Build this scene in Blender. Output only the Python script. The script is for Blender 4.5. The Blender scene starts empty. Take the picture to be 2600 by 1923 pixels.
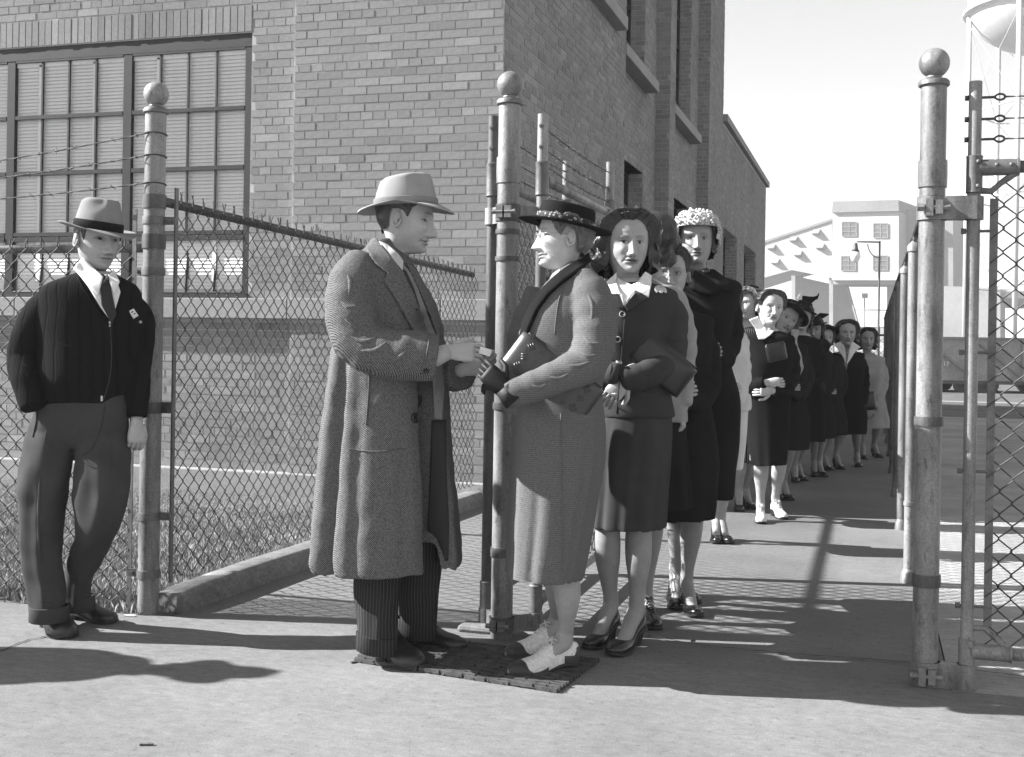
import bpy, bmesh, math, random
import numpy as np
from mathutils import Matrix, Vector, noise as mnoise
random.seed(7); RNG = np.random.default_rng(7)
S = bpy.context.scene
COL = S.collection
# ------------------------------------------------------------------ camera
HC, FP, THETA, ROLL, U0, V0 = 1.25, 3000.0, math.radians(16.9), .016, 1300.0, 870.0
A3 = lambda *a: np.array(a, dtype=float)
FW = A3(-math.sin(THETA), math.cos(THETA), 0)
R0 = A3(math.cos(THETA), math.sin(THETA), 0)
ZZ = A3(0, 0, 1)
RT = math.cos(ROLL)*R0 + math.sin(ROLL)*ZZ
UP = math.cos(ROLL)*ZZ - math.sin(ROLL)*R0
CAM = A3(0, 0, HC)
cam = bpy.data.cameras.new('camera'); camo = bpy.data.objects.new('camera', cam); COL.objects.link(camo)
cam.sensor_width = 36; cam.lens = 36*FP/2600; cam.shift_y = (V0-961.5)/2600; cam.clip_end = 3000; cam.clip_start = .05
camo.matrix_world = Matrix(((RT[0], UP[0], -FW[0], 0), (RT[1], UP[1], -FW[1], 0), (RT[2], UP[2], -FW[2], HC), (0, 0, 0, 1)))
S.camera = camo
# ------------------------------------------------------------------ world, sun, exposure
SUN_EL, SUN_AZ = math.radians(33), math.radians(101.5)      # azimuth counted left of +Y
sdir = A3(-math.sin(SUN_AZ)*math.cos(SUN_EL), math.cos(SUN_AZ)*math.cos(SUN_EL), math.sin(SUN_EL))
w = bpy.data.worlds.new('World'); S.world = w; w.use_nodes = True
nt = w.node_tree; nt.nodes.clear()
sky = nt.nodes.new('ShaderNodeTexSky'); sky.sky_type = 'NISHITA'; sky.sun_disc = False
sky.sun_elevation = SUN_EL; sky.sun_rotation = -SUN_AZ
sky.air_density = 1.0; sky.dust_density = .2; sky.ozone_density = 1.0
hs = nt.nodes.new('ShaderNodeHueSaturation'); hs.inputs['Saturation'].default_value = 0
bg = nt.nodes.new('ShaderNodeBackground'); bg.inputs[1].default_value = .050
ow = nt.nodes.new('ShaderNodeOutputWorld')
nt.links.new(sky.outputs[0], hs.inputs['Color']); nt.links.new(hs.outputs[0], bg.inputs[0]); nt.links.new(bg.outputs[0], ow.inputs[0])
sl = bpy.data.lights.new('sun', 'SUN'); sl.energy = 5.0; sl.angle = math.radians(.55); sl.color = (1, 1, 1)
so = bpy.data.objects.new('sun', sl); COL.objects.link(so)
so.rotation_euler = Vector(sdir).to_track_quat('Z', 'Y').to_euler(); so.location = (-10, 0, 12)
S.view_settings.view_transform = 'Standard'; S.view_settings.look = 'None'; S.view_settings.gamma = 1
S.view_settings.use_curve_mapping = False; S.view_settings.exposure = 1.80
S.render.engine = 'CYCLES'

# ------------------------------------------------------------------ pixel helpers (photo pixels 2600 x 1923)
def ray(u, v): return FW + (u-U0)/FP*RT + (V0-v)/FP*UP
def at(u, v, d): return CAM + d*ray(u, v)
def ground(u, v, z=0):
    r = ray(u, v); return CAM + r*((z-HC)/r[2])
def at_y(u, v, Y):
    r = ray(u, v); return CAM + r*(Y/r[1])
def at_x(u, v, X):
    r = ray(u, v); return CAM + r*(X/r[0])
def nrm(v):
    v = np.asarray(v, float); return v/max(1e-9, np.linalg.norm(v))
def sm(a, b, x):
    t = np.clip((np.asarray(x, float)-a)/(b-a), 0, 1); return t*t*(3-2*t)

# ------------------------------------------------------------------ mesh builder
class MB:
    def __init__(s): s.v = []; s.f = []; s.c = []; s.n = 0
    def add(s, v, f, c=None):
        v = np.asarray(v, float).reshape(-1, 3)
        b = s.n; s.v.append(v); s.n += len(v)
        s.f.extend([tuple(int(i)+b for i in q) for q in f])
        if c is None: c = np.ones((len(v), 1))*.5
        c = np.asarray(c, float)
        if c.ndim == 0: c = np.ones((len(v), 1))*float(c)
        s.c.append(c.reshape(len(v), -1)[:, :1])
        return s
    def box(s, c, h, ax=None, col=None):
        c = np.asarray(c, float); X, Y, Z = ax if ax is not None else (A3(1, 0, 0), A3(0, 1, 0), A3(0, 0, 1))
        vs = [c+i*h[0]*X+j*h[1]*Y+k*h[2]*Z for k in (-1, 1) for j in (-1, 1) for i in (-1, 1)]
        return s.add(vs, [(0, 2, 3, 1), (4, 5, 7, 6), (0, 1, 5, 4), (2, 6, 7, 3), (1, 3, 7, 5), (0, 4, 6, 2)], col)
    def loft(s, rings, close=True, cap0=True, cap1=True, col=None):
        R = np.asarray(rings, float); m, n = R.shape[:2]
        f = []
        for i in range(m-1):
            for j in range(n if close else n-1):
                k = (j+1) % n
                f.append((i*n+j, i*n+k, (i+1)*n+k, (i+1)*n+j))
        vs = R.reshape(-1, 3); 
        cc = None if col is None else (np.asarray(col).reshape(-1, 1) if np.ndim(col) > 0 else np.ones((len(vs), 1))*col)
        if cap0 and close:
            vs = np.vstack([vs, R[0].mean(0)]); e = len(vs)-1
            f += [(e, (j+1) % n, j) for j in range(n)]
            if cc is not None: cc = np.vstack([cc, cc[0:1]])
        if cap1 and close:
            vs = np.vstack([vs, R[-1].mean(0)]); e = len(vs)-1; b = (m-1)*n
            f += [(e, b+j, b+(j+1) % n) for j in range(n)]
            if cc is not None: cc = np.vstack([cc, cc[b:b+1]])
        return s.add(vs, f, cc)
    def tube(s, path, r, sides=8, caps=True, col=None, flat=None, upv=None, closed=False, ph=0):
        P = np.asarray(path, float); n = len(P)
        r = np.ones(n)*r if np.ndim(r) == 0 else np.asarray(r, float)
        if closed: T = np.roll(P, -1, 0)-np.roll(P, 1, 0)
        else: T = np.gradient(P, axis=0)
        T /= np.maximum(1e-9, np.linalg.norm(T, axis=1))[:, None]
        u = nrm(upv) if upv is not None else (A3(0, 0, 1) if abs(T[0][2]) < .8 else A3(0, 1, 0))
        a = np.arange(sides)*2*math.pi/sides+ph; ca, sa = np.cos(a), np.sin(a)
        rings = []
        N = nrm(u-T[0]*(u@T[0]))
        for i in range(n):
            if upv is not None: N = nrm(u-T[i]*(u@T[i]))
            else: N = nrm(N-T[i]*(N@T[i]))
            B = np.cross(T[i], N); fl = 1 if flat is None else (flat if np.ndim(flat) == 0 else flat[i])
            rings.append(P[i]+r[i]*(ca[:, None]*B+sa[:, None]*N*fl))
        if closed: rings.append(rings[0]); return s.loft(rings, True, False, False, col)
        return s.loft(rings, True, caps, caps, col)
    def sphere(s, c, r, nu=16, nv=10, ax=None, col=None):
        c = np.asarray(c, float); r = (r, r, r) if np.ndim(r) == 0 else r
        X, Y, Z = ax if ax is not None else (A3(1, 0, 0), A3(0, 1, 0), A3(0, 0, 1))
        rings = []
        for i in range(nv+1):
            t = math.pi*(i+.02)/(nv+.04)
            rings.append([c+r[0]*math.sin(t)*math.cos(p)*X+r[1]*math.sin(t)*math.sin(p)*Y+r[2]*math.cos(t)*Z for p in np.arange(nu)*2*math.pi/nu])
        return s.loft(rings, True, True, True, col)
    def lathe(s, c, prof, n=24, ax=None, col=None):
        c = np.asarray(c, float); X, Y, Z = ax if ax is not None else (A3(1, 0, 0), A3(0, 1, 0), A3(0, 0, 1))
        a = np.arange(n)*2*math.pi/n
        return s.loft([[c+r*math.cos(t)*X+r*math.sin(t)*Y+z*Z for t in a] for r, z in prof], True, True, True, col)
    def prism(s, pts, thick, nrmv, col=None):
        P = np.asarray(pts, float); n = len(P); d = np.asarray(nrmv, float)*thick
        return s.add(np.vstack([P, P+d]), [tuple(range(n))[::-1], tuple(range(n, 2*n))]+[(i, (i+1) % n, n+(i+1) % n, n+i) for i in range(n)], col)
    def mesh(s, name, colors=False):
        me = bpy.data.meshes.new(name)
        V = np.vstack(s.v) if s.v else np.zeros((0, 3))
        me.from_pydata(V.tolist(), [], s.f)
        if colors:
            ca = me.color_attributes.new('Col', 'FLOAT_COLOR', 'POINT')
            c = np.vstack(s.c); ca.data.foreach_set('color', np.hstack([c, c, c, np.ones_like(c)]).ravel())
        return me
    def build(s, name, mat, parent=None, smooth=True, colors=False, auto=None, bevel=None):
        me = s.mesh(name, colors); me.materials.append(mat)
        if smooth: me.polygons.foreach_set('use_smooth', [True]*len(me.polygons))
        me.update()
        if smooth and auto is not None: me.set_sharp_from_angle(angle=math.radians(auto))
        o = bpy.data.objects.new(name, me); COL.objects.link(o)
        if parent is not None: put(o, parent)
        if bevel:
            m = o.modifiers.new('bevel', 'BEVEL'); m.width = bevel; m.segments = 2; m.limit_method = 'ANGLE'; m.angle_limit = math.radians(40)
        return o
def wloc(p):
    return p.matrix_parent_inverse.to_translation()*-1 if False else p['_w'] if '_w' in p else (0, 0, 0)
def put(o, parent):
    o.parent = parent
    L = Vector(WP.get(parent.name, (0, 0, 0)))
    o.matrix_parent_inverse = Matrix.Translation(-L)
WP = {}
def thing(name, loc, label, cat, group=None):
    o = bpy.data.objects.new(name, None); COL.objects.link(o)
    o.location = tuple(float(x) for x in loc); WP[o.name] = tuple(float(x) for x in loc); o.empty_display_size = .2
    return tag(o, label, cat, group)
def tag(o, label=None, cat=None, group=None, kind=None):
    if label: o['label'] = label
    if cat: o['category'] = cat
    if group: o['group'] = group
    if kind: o['kind'] = kind
    return o
def inst(src_me, name, parent, loc=(0, 0, 0), rot=None):
    o = bpy.data.objects.new(name, src_me); COL.objects.link(o); o.location = tuple(float(x) for x in loc)
    if rot is not None: o.rotation_euler = rot
    if parent is not None: put(o, parent)
    return o

# ------------------------------------------------------------------ materials (all neutral greys: a black and white photograph)
class NT:
    def __init__(s, name):
        s.m = bpy.data.materials.new(name); s.m.use_nodes = True; s.t = s.m.node_tree; s.t.nodes.clear()
        s.o = s.t.nodes.new('ShaderNodeOutputMaterial'); s.b = s.t.nodes.new('ShaderNodeBsdfPrincipled')
        s.t.links.new(s.b.outputs[0], s.o.inputs[0]); s.tc = s.t.nodes.new('ShaderNodeTexCoord')
    def n(s, t, **k):
        x = s.t.nodes.new(t)
        for a, b in k.items(): setattr(x, a, b)
        return x
    def l(s, a, b): s.t.links.new(a, b)
    def mapping(s, scale=(1, 1, 1), rot=(0, 0, 0), src=None):
        m = s.n('ShaderNodeMapping'); m.inputs['Scale'].default_value = scale; m.inputs['Rotation'].default_value = rot
        s.l(src or s.tc.outputs['Object'], m.inputs[0]); return m.outputs[0]
    def noise(s, vec, scale, detail=4, rough=.55):
        x = s.n('ShaderNodeTexNoise'); x.inputs['Scale'].default_value = scale; x.inputs['Detail'].default_value = detail
        x.inputs['Roughness'].default_value = rough; s.l(vec, x.inputs['Vector']); return x.outputs['Fac']
    def rng(s, f, a, b, lo=.3, hi=.7, clamp=True):
        x = s.n('ShaderNodeMapRange'); x.clamp = clamp
        for i, v in enumerate((lo, hi, a, b)): x.inputs[i+1].default_value = v
        s.l(f, x.inputs[0]); return x.outputs[0]
    def math(s, op, a, b=None):
        x = s.n('ShaderNodeMath', operation=op)
        for i, q in enumerate((a, b)):
            if q is None: continue
            if isinstance(q, (int, float)): x.inputs[i].default_value = q
            else: s.l(q, x.inputs[i])
        return x.outputs[0]
    def bump(s, f, strength, dist=.01):
        x = s.n('ShaderNodeBump'); x.inputs['Strength'].default_value = strength; x.inputs['Distance'].default_value = dist
        s.l(f, x.inputs['Height']); s.l(x.outputs[0], s.b.inputs['Normal']); return x
    def base(s, f): s.l(f, s.b.inputs['Base Color'])
    def set(s, rough=.8, metal=0, spec=.5):
        s.b.inputs['Roughness'].default_value = rough; s.b.inputs['Metallic'].default_value = metal
        s.b.inputs['Specular IOR Level'].default_value = spec; return s.m
def mk(name, v, a=.2, s1=6, s2=70, rough=.8, metal=0, spec=.4, bump=.2, bs=150, bd=.004, stretch=(1, 1, 1), fine=.5):
    t = NT(name); vec = t.mapping(stretch)
    f1 = t.rng(t.noise(vec, s1), 1-a, 1+a); f2 = t.rng(t.noise(vec, s2, 3), 1-a*fine, 1+a*fine)
    t.base(t.math('MULTIPLY', t.math('MULTIPLY', f1, f2), v))
    if bump: t.bump(t.noise(vec, bs, 3), bump, bd)
    return t.set(rough, metal, spec)
M = {}
M['wire'] = mk('wire_steel', .055, .3, 20, 200, .6, .2, .5, 0)
M['pipe'] = None
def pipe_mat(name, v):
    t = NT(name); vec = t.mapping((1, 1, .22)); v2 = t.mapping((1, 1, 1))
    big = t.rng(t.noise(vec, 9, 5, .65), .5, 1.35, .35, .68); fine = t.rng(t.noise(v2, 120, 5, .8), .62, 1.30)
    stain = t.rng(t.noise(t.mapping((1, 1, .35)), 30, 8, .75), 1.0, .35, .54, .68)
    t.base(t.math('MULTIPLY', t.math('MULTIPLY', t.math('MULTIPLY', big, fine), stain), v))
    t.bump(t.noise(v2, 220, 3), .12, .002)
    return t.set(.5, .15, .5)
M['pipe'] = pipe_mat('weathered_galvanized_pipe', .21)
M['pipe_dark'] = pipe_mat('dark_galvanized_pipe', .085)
M['fitting'] = mk('cast_iron_fitting', .13, .3, 18, 120, .55, .4, .5, .25, 120)
M['concrete'] = None
def concrete_mat(name, v, streak=(1, 1, 1), a=.12):
    t = NT(name); vec = t.mapping((1, 1, 1)); vs = t.mapping(streak)
    b1 = t.rng(t.noise(vec, .9, 5, .6), 1-a, 1+a, .35, .65); b2 = t.rng(t.noise(vs, 16, 8, .8), 1-a*1.3, 1+a*1.3, .34, .66)
    b3 = t.rng(t.noise(vec, 150, 4, .85), .68, 1.30); spot = t.rng(t.noise(vec, 38, 2, .5), 1, .72, .62, .72)
    f = t.math('MULTIPLY', t.math('MULTIPLY', b1, b2), t.math('MULTIPLY', b3, spot)); t.base(t.math('MULTIPLY', f, v))
    h = t.math('ADD', t.math('MULTIPLY', t.noise(vs, 30, 5, .7), .6), t.noise(vec, 180, 3, .7)); t.bump(h, .35, .004)
    return t.set(.9, 0, .25)
M['concrete'] = concrete_mat('sidewalk_concrete', .165, (1, 1.6, 1), .17)
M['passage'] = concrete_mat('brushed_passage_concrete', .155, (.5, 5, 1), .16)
M['kerb'] = concrete_mat('old_kerb_concrete', .18, (1, 1, 2), .25)
M['stone'] = concrete_mat('limestone_band', .27, (1, 1, 3), .1)
M['plinth'] = concrete_mat('plinth_concrete', .27, (1, 1, 2), .1)
M['asphalt'] = mk('asphalt_yard', .10, .25, 1, 40, .9, 0, .3, .3, 120)
M['soil'] = mk('lawn_soil', .11, .4, 6, 60, .95, 0, .2, .5, 60, .02)
M['grass'] = mk('grass_blades', .24, .45, 3, 40, .7, 0, .3, 0)
M['mortar'] = mk('pale_mortar', .37, .15, 5, 90, .95, 0, .2, .3, 200)
def brick_mat(name, attr):
    t = NT(name)
    if attr:
        g = t.n('ShaderNodeNewGeometry'); r = g.outputs['Random Per Island']
    else:
        g = t.n('ShaderNodeObjectInfo'); r = g.outputs['Random']
    cr = t.n('ShaderNodeValToRGB'); e = cr.color_ramp.elements
    cr.color_ramp.interpolation = 'LINEAR'
    for p, v in ((.0, .17), (.04, .20), (.3, .215), (.7, .232), (.93, .252)):
        if p == 0: x = e[0]; x.position = 0
        else: x = e.new(p)
        x.color = (v, v, v, 1)
    e[len(e)-1].color = (.285, .285, .285, 1); e[len(e)-1].position = 1
    t.l(r, cr.inputs[0]); vec = t.mapping()
    big = t.rng(t.noise(vec, .8, 4), .86, 1.12, .3, .7)
    f = t.rng(t.noise(vec, 40, 4, .7), .84, 1.14); f2 = t.rng(t.noise(t.mapping((1, 1, 3)), 220, 3, .7), .85, 1.13)
    t.base(t.math('MULTIPLY', t.math('MULTIPLY', t.math('MULTIPLY', f, f2), big), cr.outputs[0]))
    t.bump(t.noise(vec, 260, 4, .7), .5, .004)
    return t.set(.9, 0, .25)
M['brick'] = brick_mat('brick_single', False); M['bricks'] = brick_mat('brick_joined', True)
M['sash'] = mk('steel_sash_paint', .016, .25, 10, 80, .5, 0, .4, .1, 100)
M['slat'] = mk('venetian_slat_paint', .85, .08, 3, 40, .55, 0, .4, 0)
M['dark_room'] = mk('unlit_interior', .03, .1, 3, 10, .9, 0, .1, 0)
def glass_mat():
    t = NT('window_glass'); t.t.nodes.remove(t.b)
    tr = t.n('ShaderNodeBsdfTransparent'); tr.inputs[0].default_value = (.97, .97, .97, 1)
    gl = t.n('ShaderNodeBsdfGlossy'); gl.inputs['Roughness'].default_value = .03; gl.inputs[0].default_value = (.9, .9, .9, 1)
    mx = t.n('ShaderNodeMixShader'); fr = t.n('ShaderNodeFresnel'); fr.inputs[0].default_value = 1.18
    t.l(fr.outputs[0], mx.inputs[0]); t.l(tr.outputs[0], mx.inputs[1]); t.l(gl.outputs[0], mx.inputs[2]); t.l(mx.outputs[0], t.o.inputs[0])
    return t.m
M['glass'] = glass_mat()
# ================================================================== SETTING
SB = 1.0745
bz = lambda z: 1.25+(z-1.25)*SB
YW, XW = 8.05*SB, -2.54*SB                       # front wall plane, side wall plane of the brick building
LP, MP, RP = A3(-3.11, 4.64, 0), A3(-1.485, 4.80, 0), A3(.211, 4.69, 0)   # gate posts
JY = 4.62                                   # joint between the sidewalk and the passages
def sheet(name, x0, x1, y0, y1, z, mat, nx=1, ny=1, zf=None):
    xs = np.linspace(x0, x1, nx+1); ys = np.linspace(y0, y1, ny+1)
    vs = [(x, y, z if zf is None else zf(x, y)) for y in ys for x in xs]
    f = [(j*(nx+1)+i, j*(nx+1)+i+1, (j+1)*(nx+1)+i+1, (j+1)*(nx+1)+i) for j in range(ny) for i in range(nx)]
    m = MB(); m.add(vs, f); o = m.build(name, mat, smooth=False); tag(o, kind='structure'); return o
def gz(x, y): return -.02 - .33*float(sm(24, 38, y))
sheet('ground', -850, 850, -600, 1600, 0, M['asphalt'], 8, 200, gz)
sheet('sidewalk', -14, 10, -6, JY, 0, M['concrete'])
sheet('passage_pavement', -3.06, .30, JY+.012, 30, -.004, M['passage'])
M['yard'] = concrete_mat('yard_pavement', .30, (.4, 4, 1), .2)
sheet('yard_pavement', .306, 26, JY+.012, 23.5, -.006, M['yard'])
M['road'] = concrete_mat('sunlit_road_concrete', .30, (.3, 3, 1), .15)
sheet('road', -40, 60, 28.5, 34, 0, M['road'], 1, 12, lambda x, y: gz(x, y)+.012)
for y0, y1, h in ((27.9, 28.3, .10), (34.4, 34.9, .12)):
    m = MB(); m.box((10, (y0+y1)/2, gz(0, y0)+h/2), (50, (y1-y0)/2, h/2)); tag(m.build('road_kerb', M['plinth'], smooth=False), kind='structure')
# lawn
sheet('lawn_soil', -10, -2.98, JY+.012, YW, -.01, M['soil'], 24, 14, lambda x, y: -.005-.05*(y-JY)/(YW-JY)+.015*mnoise.noise((x*1.3, y*1.3, 0)))
def blades(n, box, hh, ww, seed, drop=0):
    r = np.random.default_rng(seed); X = r.uniform(box[0], box[1], n); Y = r.uniform(box[2], box[3], n)
    a = r.uniform(0, 6.28, n); h = hh*r.uniform(.45, 1.25, n); l = r.uniform(.1, .75, n)*h; b = r.uniform(0, 6.28, n)
    v = np.zeros((n, 4, 3)); dx, dy = np.cos(a)*ww/2, np.sin(a)*ww/2
    v[:, 0] = np.stack([X-dx, Y-dy, 0*X-.01], 1); v[:, 1] = np.stack([X+dx, Y+dy, 0*X-.01], 1)
    v[:, 2] = np.stack([X+l*.4*np.cos(b)+dx*.7, Y+l*.4*np.sin(b)+dy*.7, h*.6], 1)
    v[:, 3] = np.stack([X+l*np.cos(b), Y+l*np.sin(b), h], 1)
    v[:, :, 2] -= (drop*(Y-JY)/(YW-JY))[:, None]
    f = [(4*i, 4*i+1, 4*i+2) for i in range(n)]+[(4*i, 4*i+2, 4*i+3) for i in range(n)]
    return v.reshape(-1, 3), f
m = MB(); m.add(*blades(100000, (-7.4, -3.0, JY+.06, YW-.06), .032, .003, 3, .045)); m.add(*blades(1500, (-5.2, -3.12, JY-.03, JY+.12), .05, .005, 4, 0))
go = m.build('grass', M['grass'], smooth=False); tag(go, 'short dry lawn between the brick wall and the mesh fence', 'grass', kind='stuff')
# cracks and joints: thin dark filled grooves
M['crack'] = mk('dirt_filled_crack', .05, .3, 20, 100, .95, 0, .1, 0)
def crack(pts, w, seed):
    r = random.Random(seed); P = []
    for i in range(len(pts)-1):
        a, b = A3(*pts[i], 0), A3(*pts[i+1], 0); n = max(2, int(np.linalg.norm(b-a)/.03))
        for k in range(n): P.append(a+(b-a)*k/n+A3(r.uniform(-1, 1), r.uniform(-1, 1), 0)*.008)
    P.append(A3(*pts[-1], 0)); P = np.array(P); T = np.gradient(P, axis=0); N = np.stack([-T[:, 1], T[:, 0], 0*T[:, 0]], 1); N /= np.linalg.norm(N, axis=1)[:, None]
    ww = np.array([w*r.uniform(.35, 1.3) for _ in P])[:, None]; L, Rr = P-N*ww/2, P+N*ww/2; L[:, 2] = Rr[:, 2] = .004
    n = len(P); m = MB(); m.add(np.vstack([L, Rr]), [(i, i+1, n+i+1, n+i) for i in range(n-1)])
    tag(m.build('pavement_crack', M['crack'], smooth=False), kind='structure')
g2 = lambda *uv: [tuple(ground(u, v)[:2]) for u, v in uv]
crack(g2((-60, 1680), (0, 1655), (60, 1630), (115, 1618)), .012, 1)
crack(g2((1640, 1615), (1780, 1640), (2000, 1662), (2330, 1684), (2640, 1725)), .010, 2)
crack(g2((900, 1598), (1180, 1612), (1240, 1615)), .006, 5)
crack(g2((365, 1704), (440, 1700)), .004, 6)
m = MB(); m.box((-1.4, JY+.006, -.012), (1.66, .006, .006)); tag(m.build('pavement_joint', M['crack'], smooth=False), kind='structure')

# ------------------------------------------------------------------ brick building
bld = thing('brick_building', (-5, 9, 0), 'brick factory building with steel sash windows behind the mesh fence', 'building')
CH, BL, GAP = .0677, .2128, .0095
def cut(iv, holes):
    out = [iv]
    for a, b in holes:
        nx = []
        for s0, s1 in out:
            if b <= s0 or a >= s1: nx.append((s0, s1)); continue
            if a > s0: nx.append((s0, a))
            if b < s1: nx.append((b, s1))
        out = nx
    return out
def courses(L, z0, z1, holes=(), ph=0, hdr=2):
    out = []; n = int((z1-z0)/CH+.01)
    for i in range(n):
        zc = z0+(i+.5)*CH; hd = (i % 6 == hdr); l = BL/2 if hd else BL
        off = (BL/4 if hd else (BL/2 if i % 2 else 0))+ph+random.uniform(-.012, .012)
        hs_ = [(a, b) for a, b, za, zb in holes if za-.03 < zc < zb+.03]
        s = -off
        while s < L:
            for a, b in cut((max(0, s), min(L, s+l)), hs_):
                if b-a > .035: out.append((a, b, zc))
            s += l
    return out
def brick_boxes(mb, o, ux, nv, items, dep=.045, jit=.0022):
    o, ux, nv = map(np.asarray, (o, ux, nv))
    for a, b, zc in items:
        j = random.uniform(-jit, jit); h = (CH-GAP)/2; l = (b-a-GAP)/2
        c = o+ux*((a+b)/2)+ZZ*zc; p = nv*(.0045+j); q = -nv*dep
        t = random.uniform(-.0015, .0015)
        F = [c+ux*(sx*l)+ZZ*(sz*h+t*sx)+p for sx, sz in ((-1, -1), (1, -1), (1, 1), (-1, 1))]
        B = [c+ux*(sx*l)+ZZ*(sz*h)+q for sx, sz in ((-1, -1), (1, -1), (1, 1), (-1, 1))]
        mb.add(F+B, [(0, 1, 2, 3), (0, 4, 5, 1), (1, 5, 6, 2), (2, 6, 7, 3), (3, 7, 4, 0)])
core = MB()
def cbox(x0, x1, y0, y1, z0, z1, mb=None): (mb or core).box(((x0+x1)/2, (y0+y1)/2, (z0+z1)/2), (abs(x1-x0)/2, abs(y1-y0)/2, abs(z1-z0)/2))
X1, X2, XL = -4.20*SB, -4.584*SB, -9.8            # pier edge, window jamb, left end
ST = .05                                    # strip beside the window sits back
WB, WT = bz(1.555), bz(3.60)                        # window bottom and top
nF, nS = A3(0, -1, 0), A3(1, 0, 0)
TOPZ = 9.0
ZP, ZL = bz(.24), bz(1.40); S0, S1, S2, S3 = bz(1.30), bz(3.36), bz(4.50), bz(6.7)
cbox(X1, XW, YW, YW+.5, 0, TOPZ); cbox(X2, X1, YW+ST, YW+.5, 0, TOPZ)
cbox(XL, X2, YW+ST, YW+.5, -.1, ZL); cbox(XL, X2, YW+ST, YW+.5, WT+.0, TOPZ)
fm = MB()
# pier: single bricks for the part that shows largest
pier = courses(XW-X1, WB, bz(4.10), ph=0, hdr=3)
cells = {}
nb = 0
for a, b, zc in pier:
    key = round((b-a), 3)
    if nb < 298 and zc > 1.9:
        l = (b-a-GAP)/2; h = (CH-GAP)/2
        kk = round(l, 3)
        if kk not in cells:
            q = MB(); F = [(sx*l, -.0045, sz*h) for sx, sz in ((-1, -1), (1, -1), (1, 1), (-1, 1))]; B = [(x, .045, z) for x, y, z in F]
            q.add(F+B, [(0, 1, 2, 3), (0, 4, 5, 1), (1, 5, 6, 2), (2, 6, 7, 3), (3, 7, 4, 0)]); me = q.mesh('brick'); me.materials.append(M['brick']); cells[kk] = me
        inst(cells[kk], 'brick', bld, (X1+(a+b)/2, YW+random.uniform(-.0022, .0022), zc), (0, random.uniform(-.006, .006), 0)); nb += 1
    else: brick_boxes(fm, (X1, YW, 0), A3(1, 0, 0), nF, [(a, b, zc)])
brick_boxes(fm, (X1, YW, 0), A3(1, 0, 0), nF, courses(XW-X1, WB+int((bz(4.10)-WB)/CH+.01)*CH, TOPZ, hdr=1))
brick_boxes(fm, (X1, YW, 0), A3(1, 0, 0), nF, courses(XW-X1, ZP, ZL, hdr=4))
brick_boxes(fm, (X2, YW+ST, 0), A3(1, 0, 0), nF, courses(X1-X2, WB, TOPZ, ph=.07, hdr=3))
brick_boxes(fm, (XL, YW+ST, 0), A3(1, 0, 0), nF, courses(X1-XL, ZP, ZL, ph=.05, hdr=4))
brick_boxes(fm, (XL, YW+ST, 0), A3(1, 0, 0), nF, courses(X2-XL, WT+.235, TOPZ, ph=.03, hdr=1))
# soldier course over the window
sx = XL
while sx < X2-.02:
    c = A3(sx+CH/2, YW+ST, WT+.118); l, h = (CH-GAP)/2, .108; p = random.uniform(.005, .010)
    F = [c+A3(i*l, -p, k*h) for i, k in ((-1, -1), (1, -1), (1, 1), (-1, 1))]; B = [q+A3(0, .05, 0) for q in F]
    fm.add(F+B, [(0, 1, 2, 3), (0, 4, 5, 1), (1, 5, 6, 2), (2, 6, 7, 3), (3, 7, 4, 0)]); sx += CH
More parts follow.
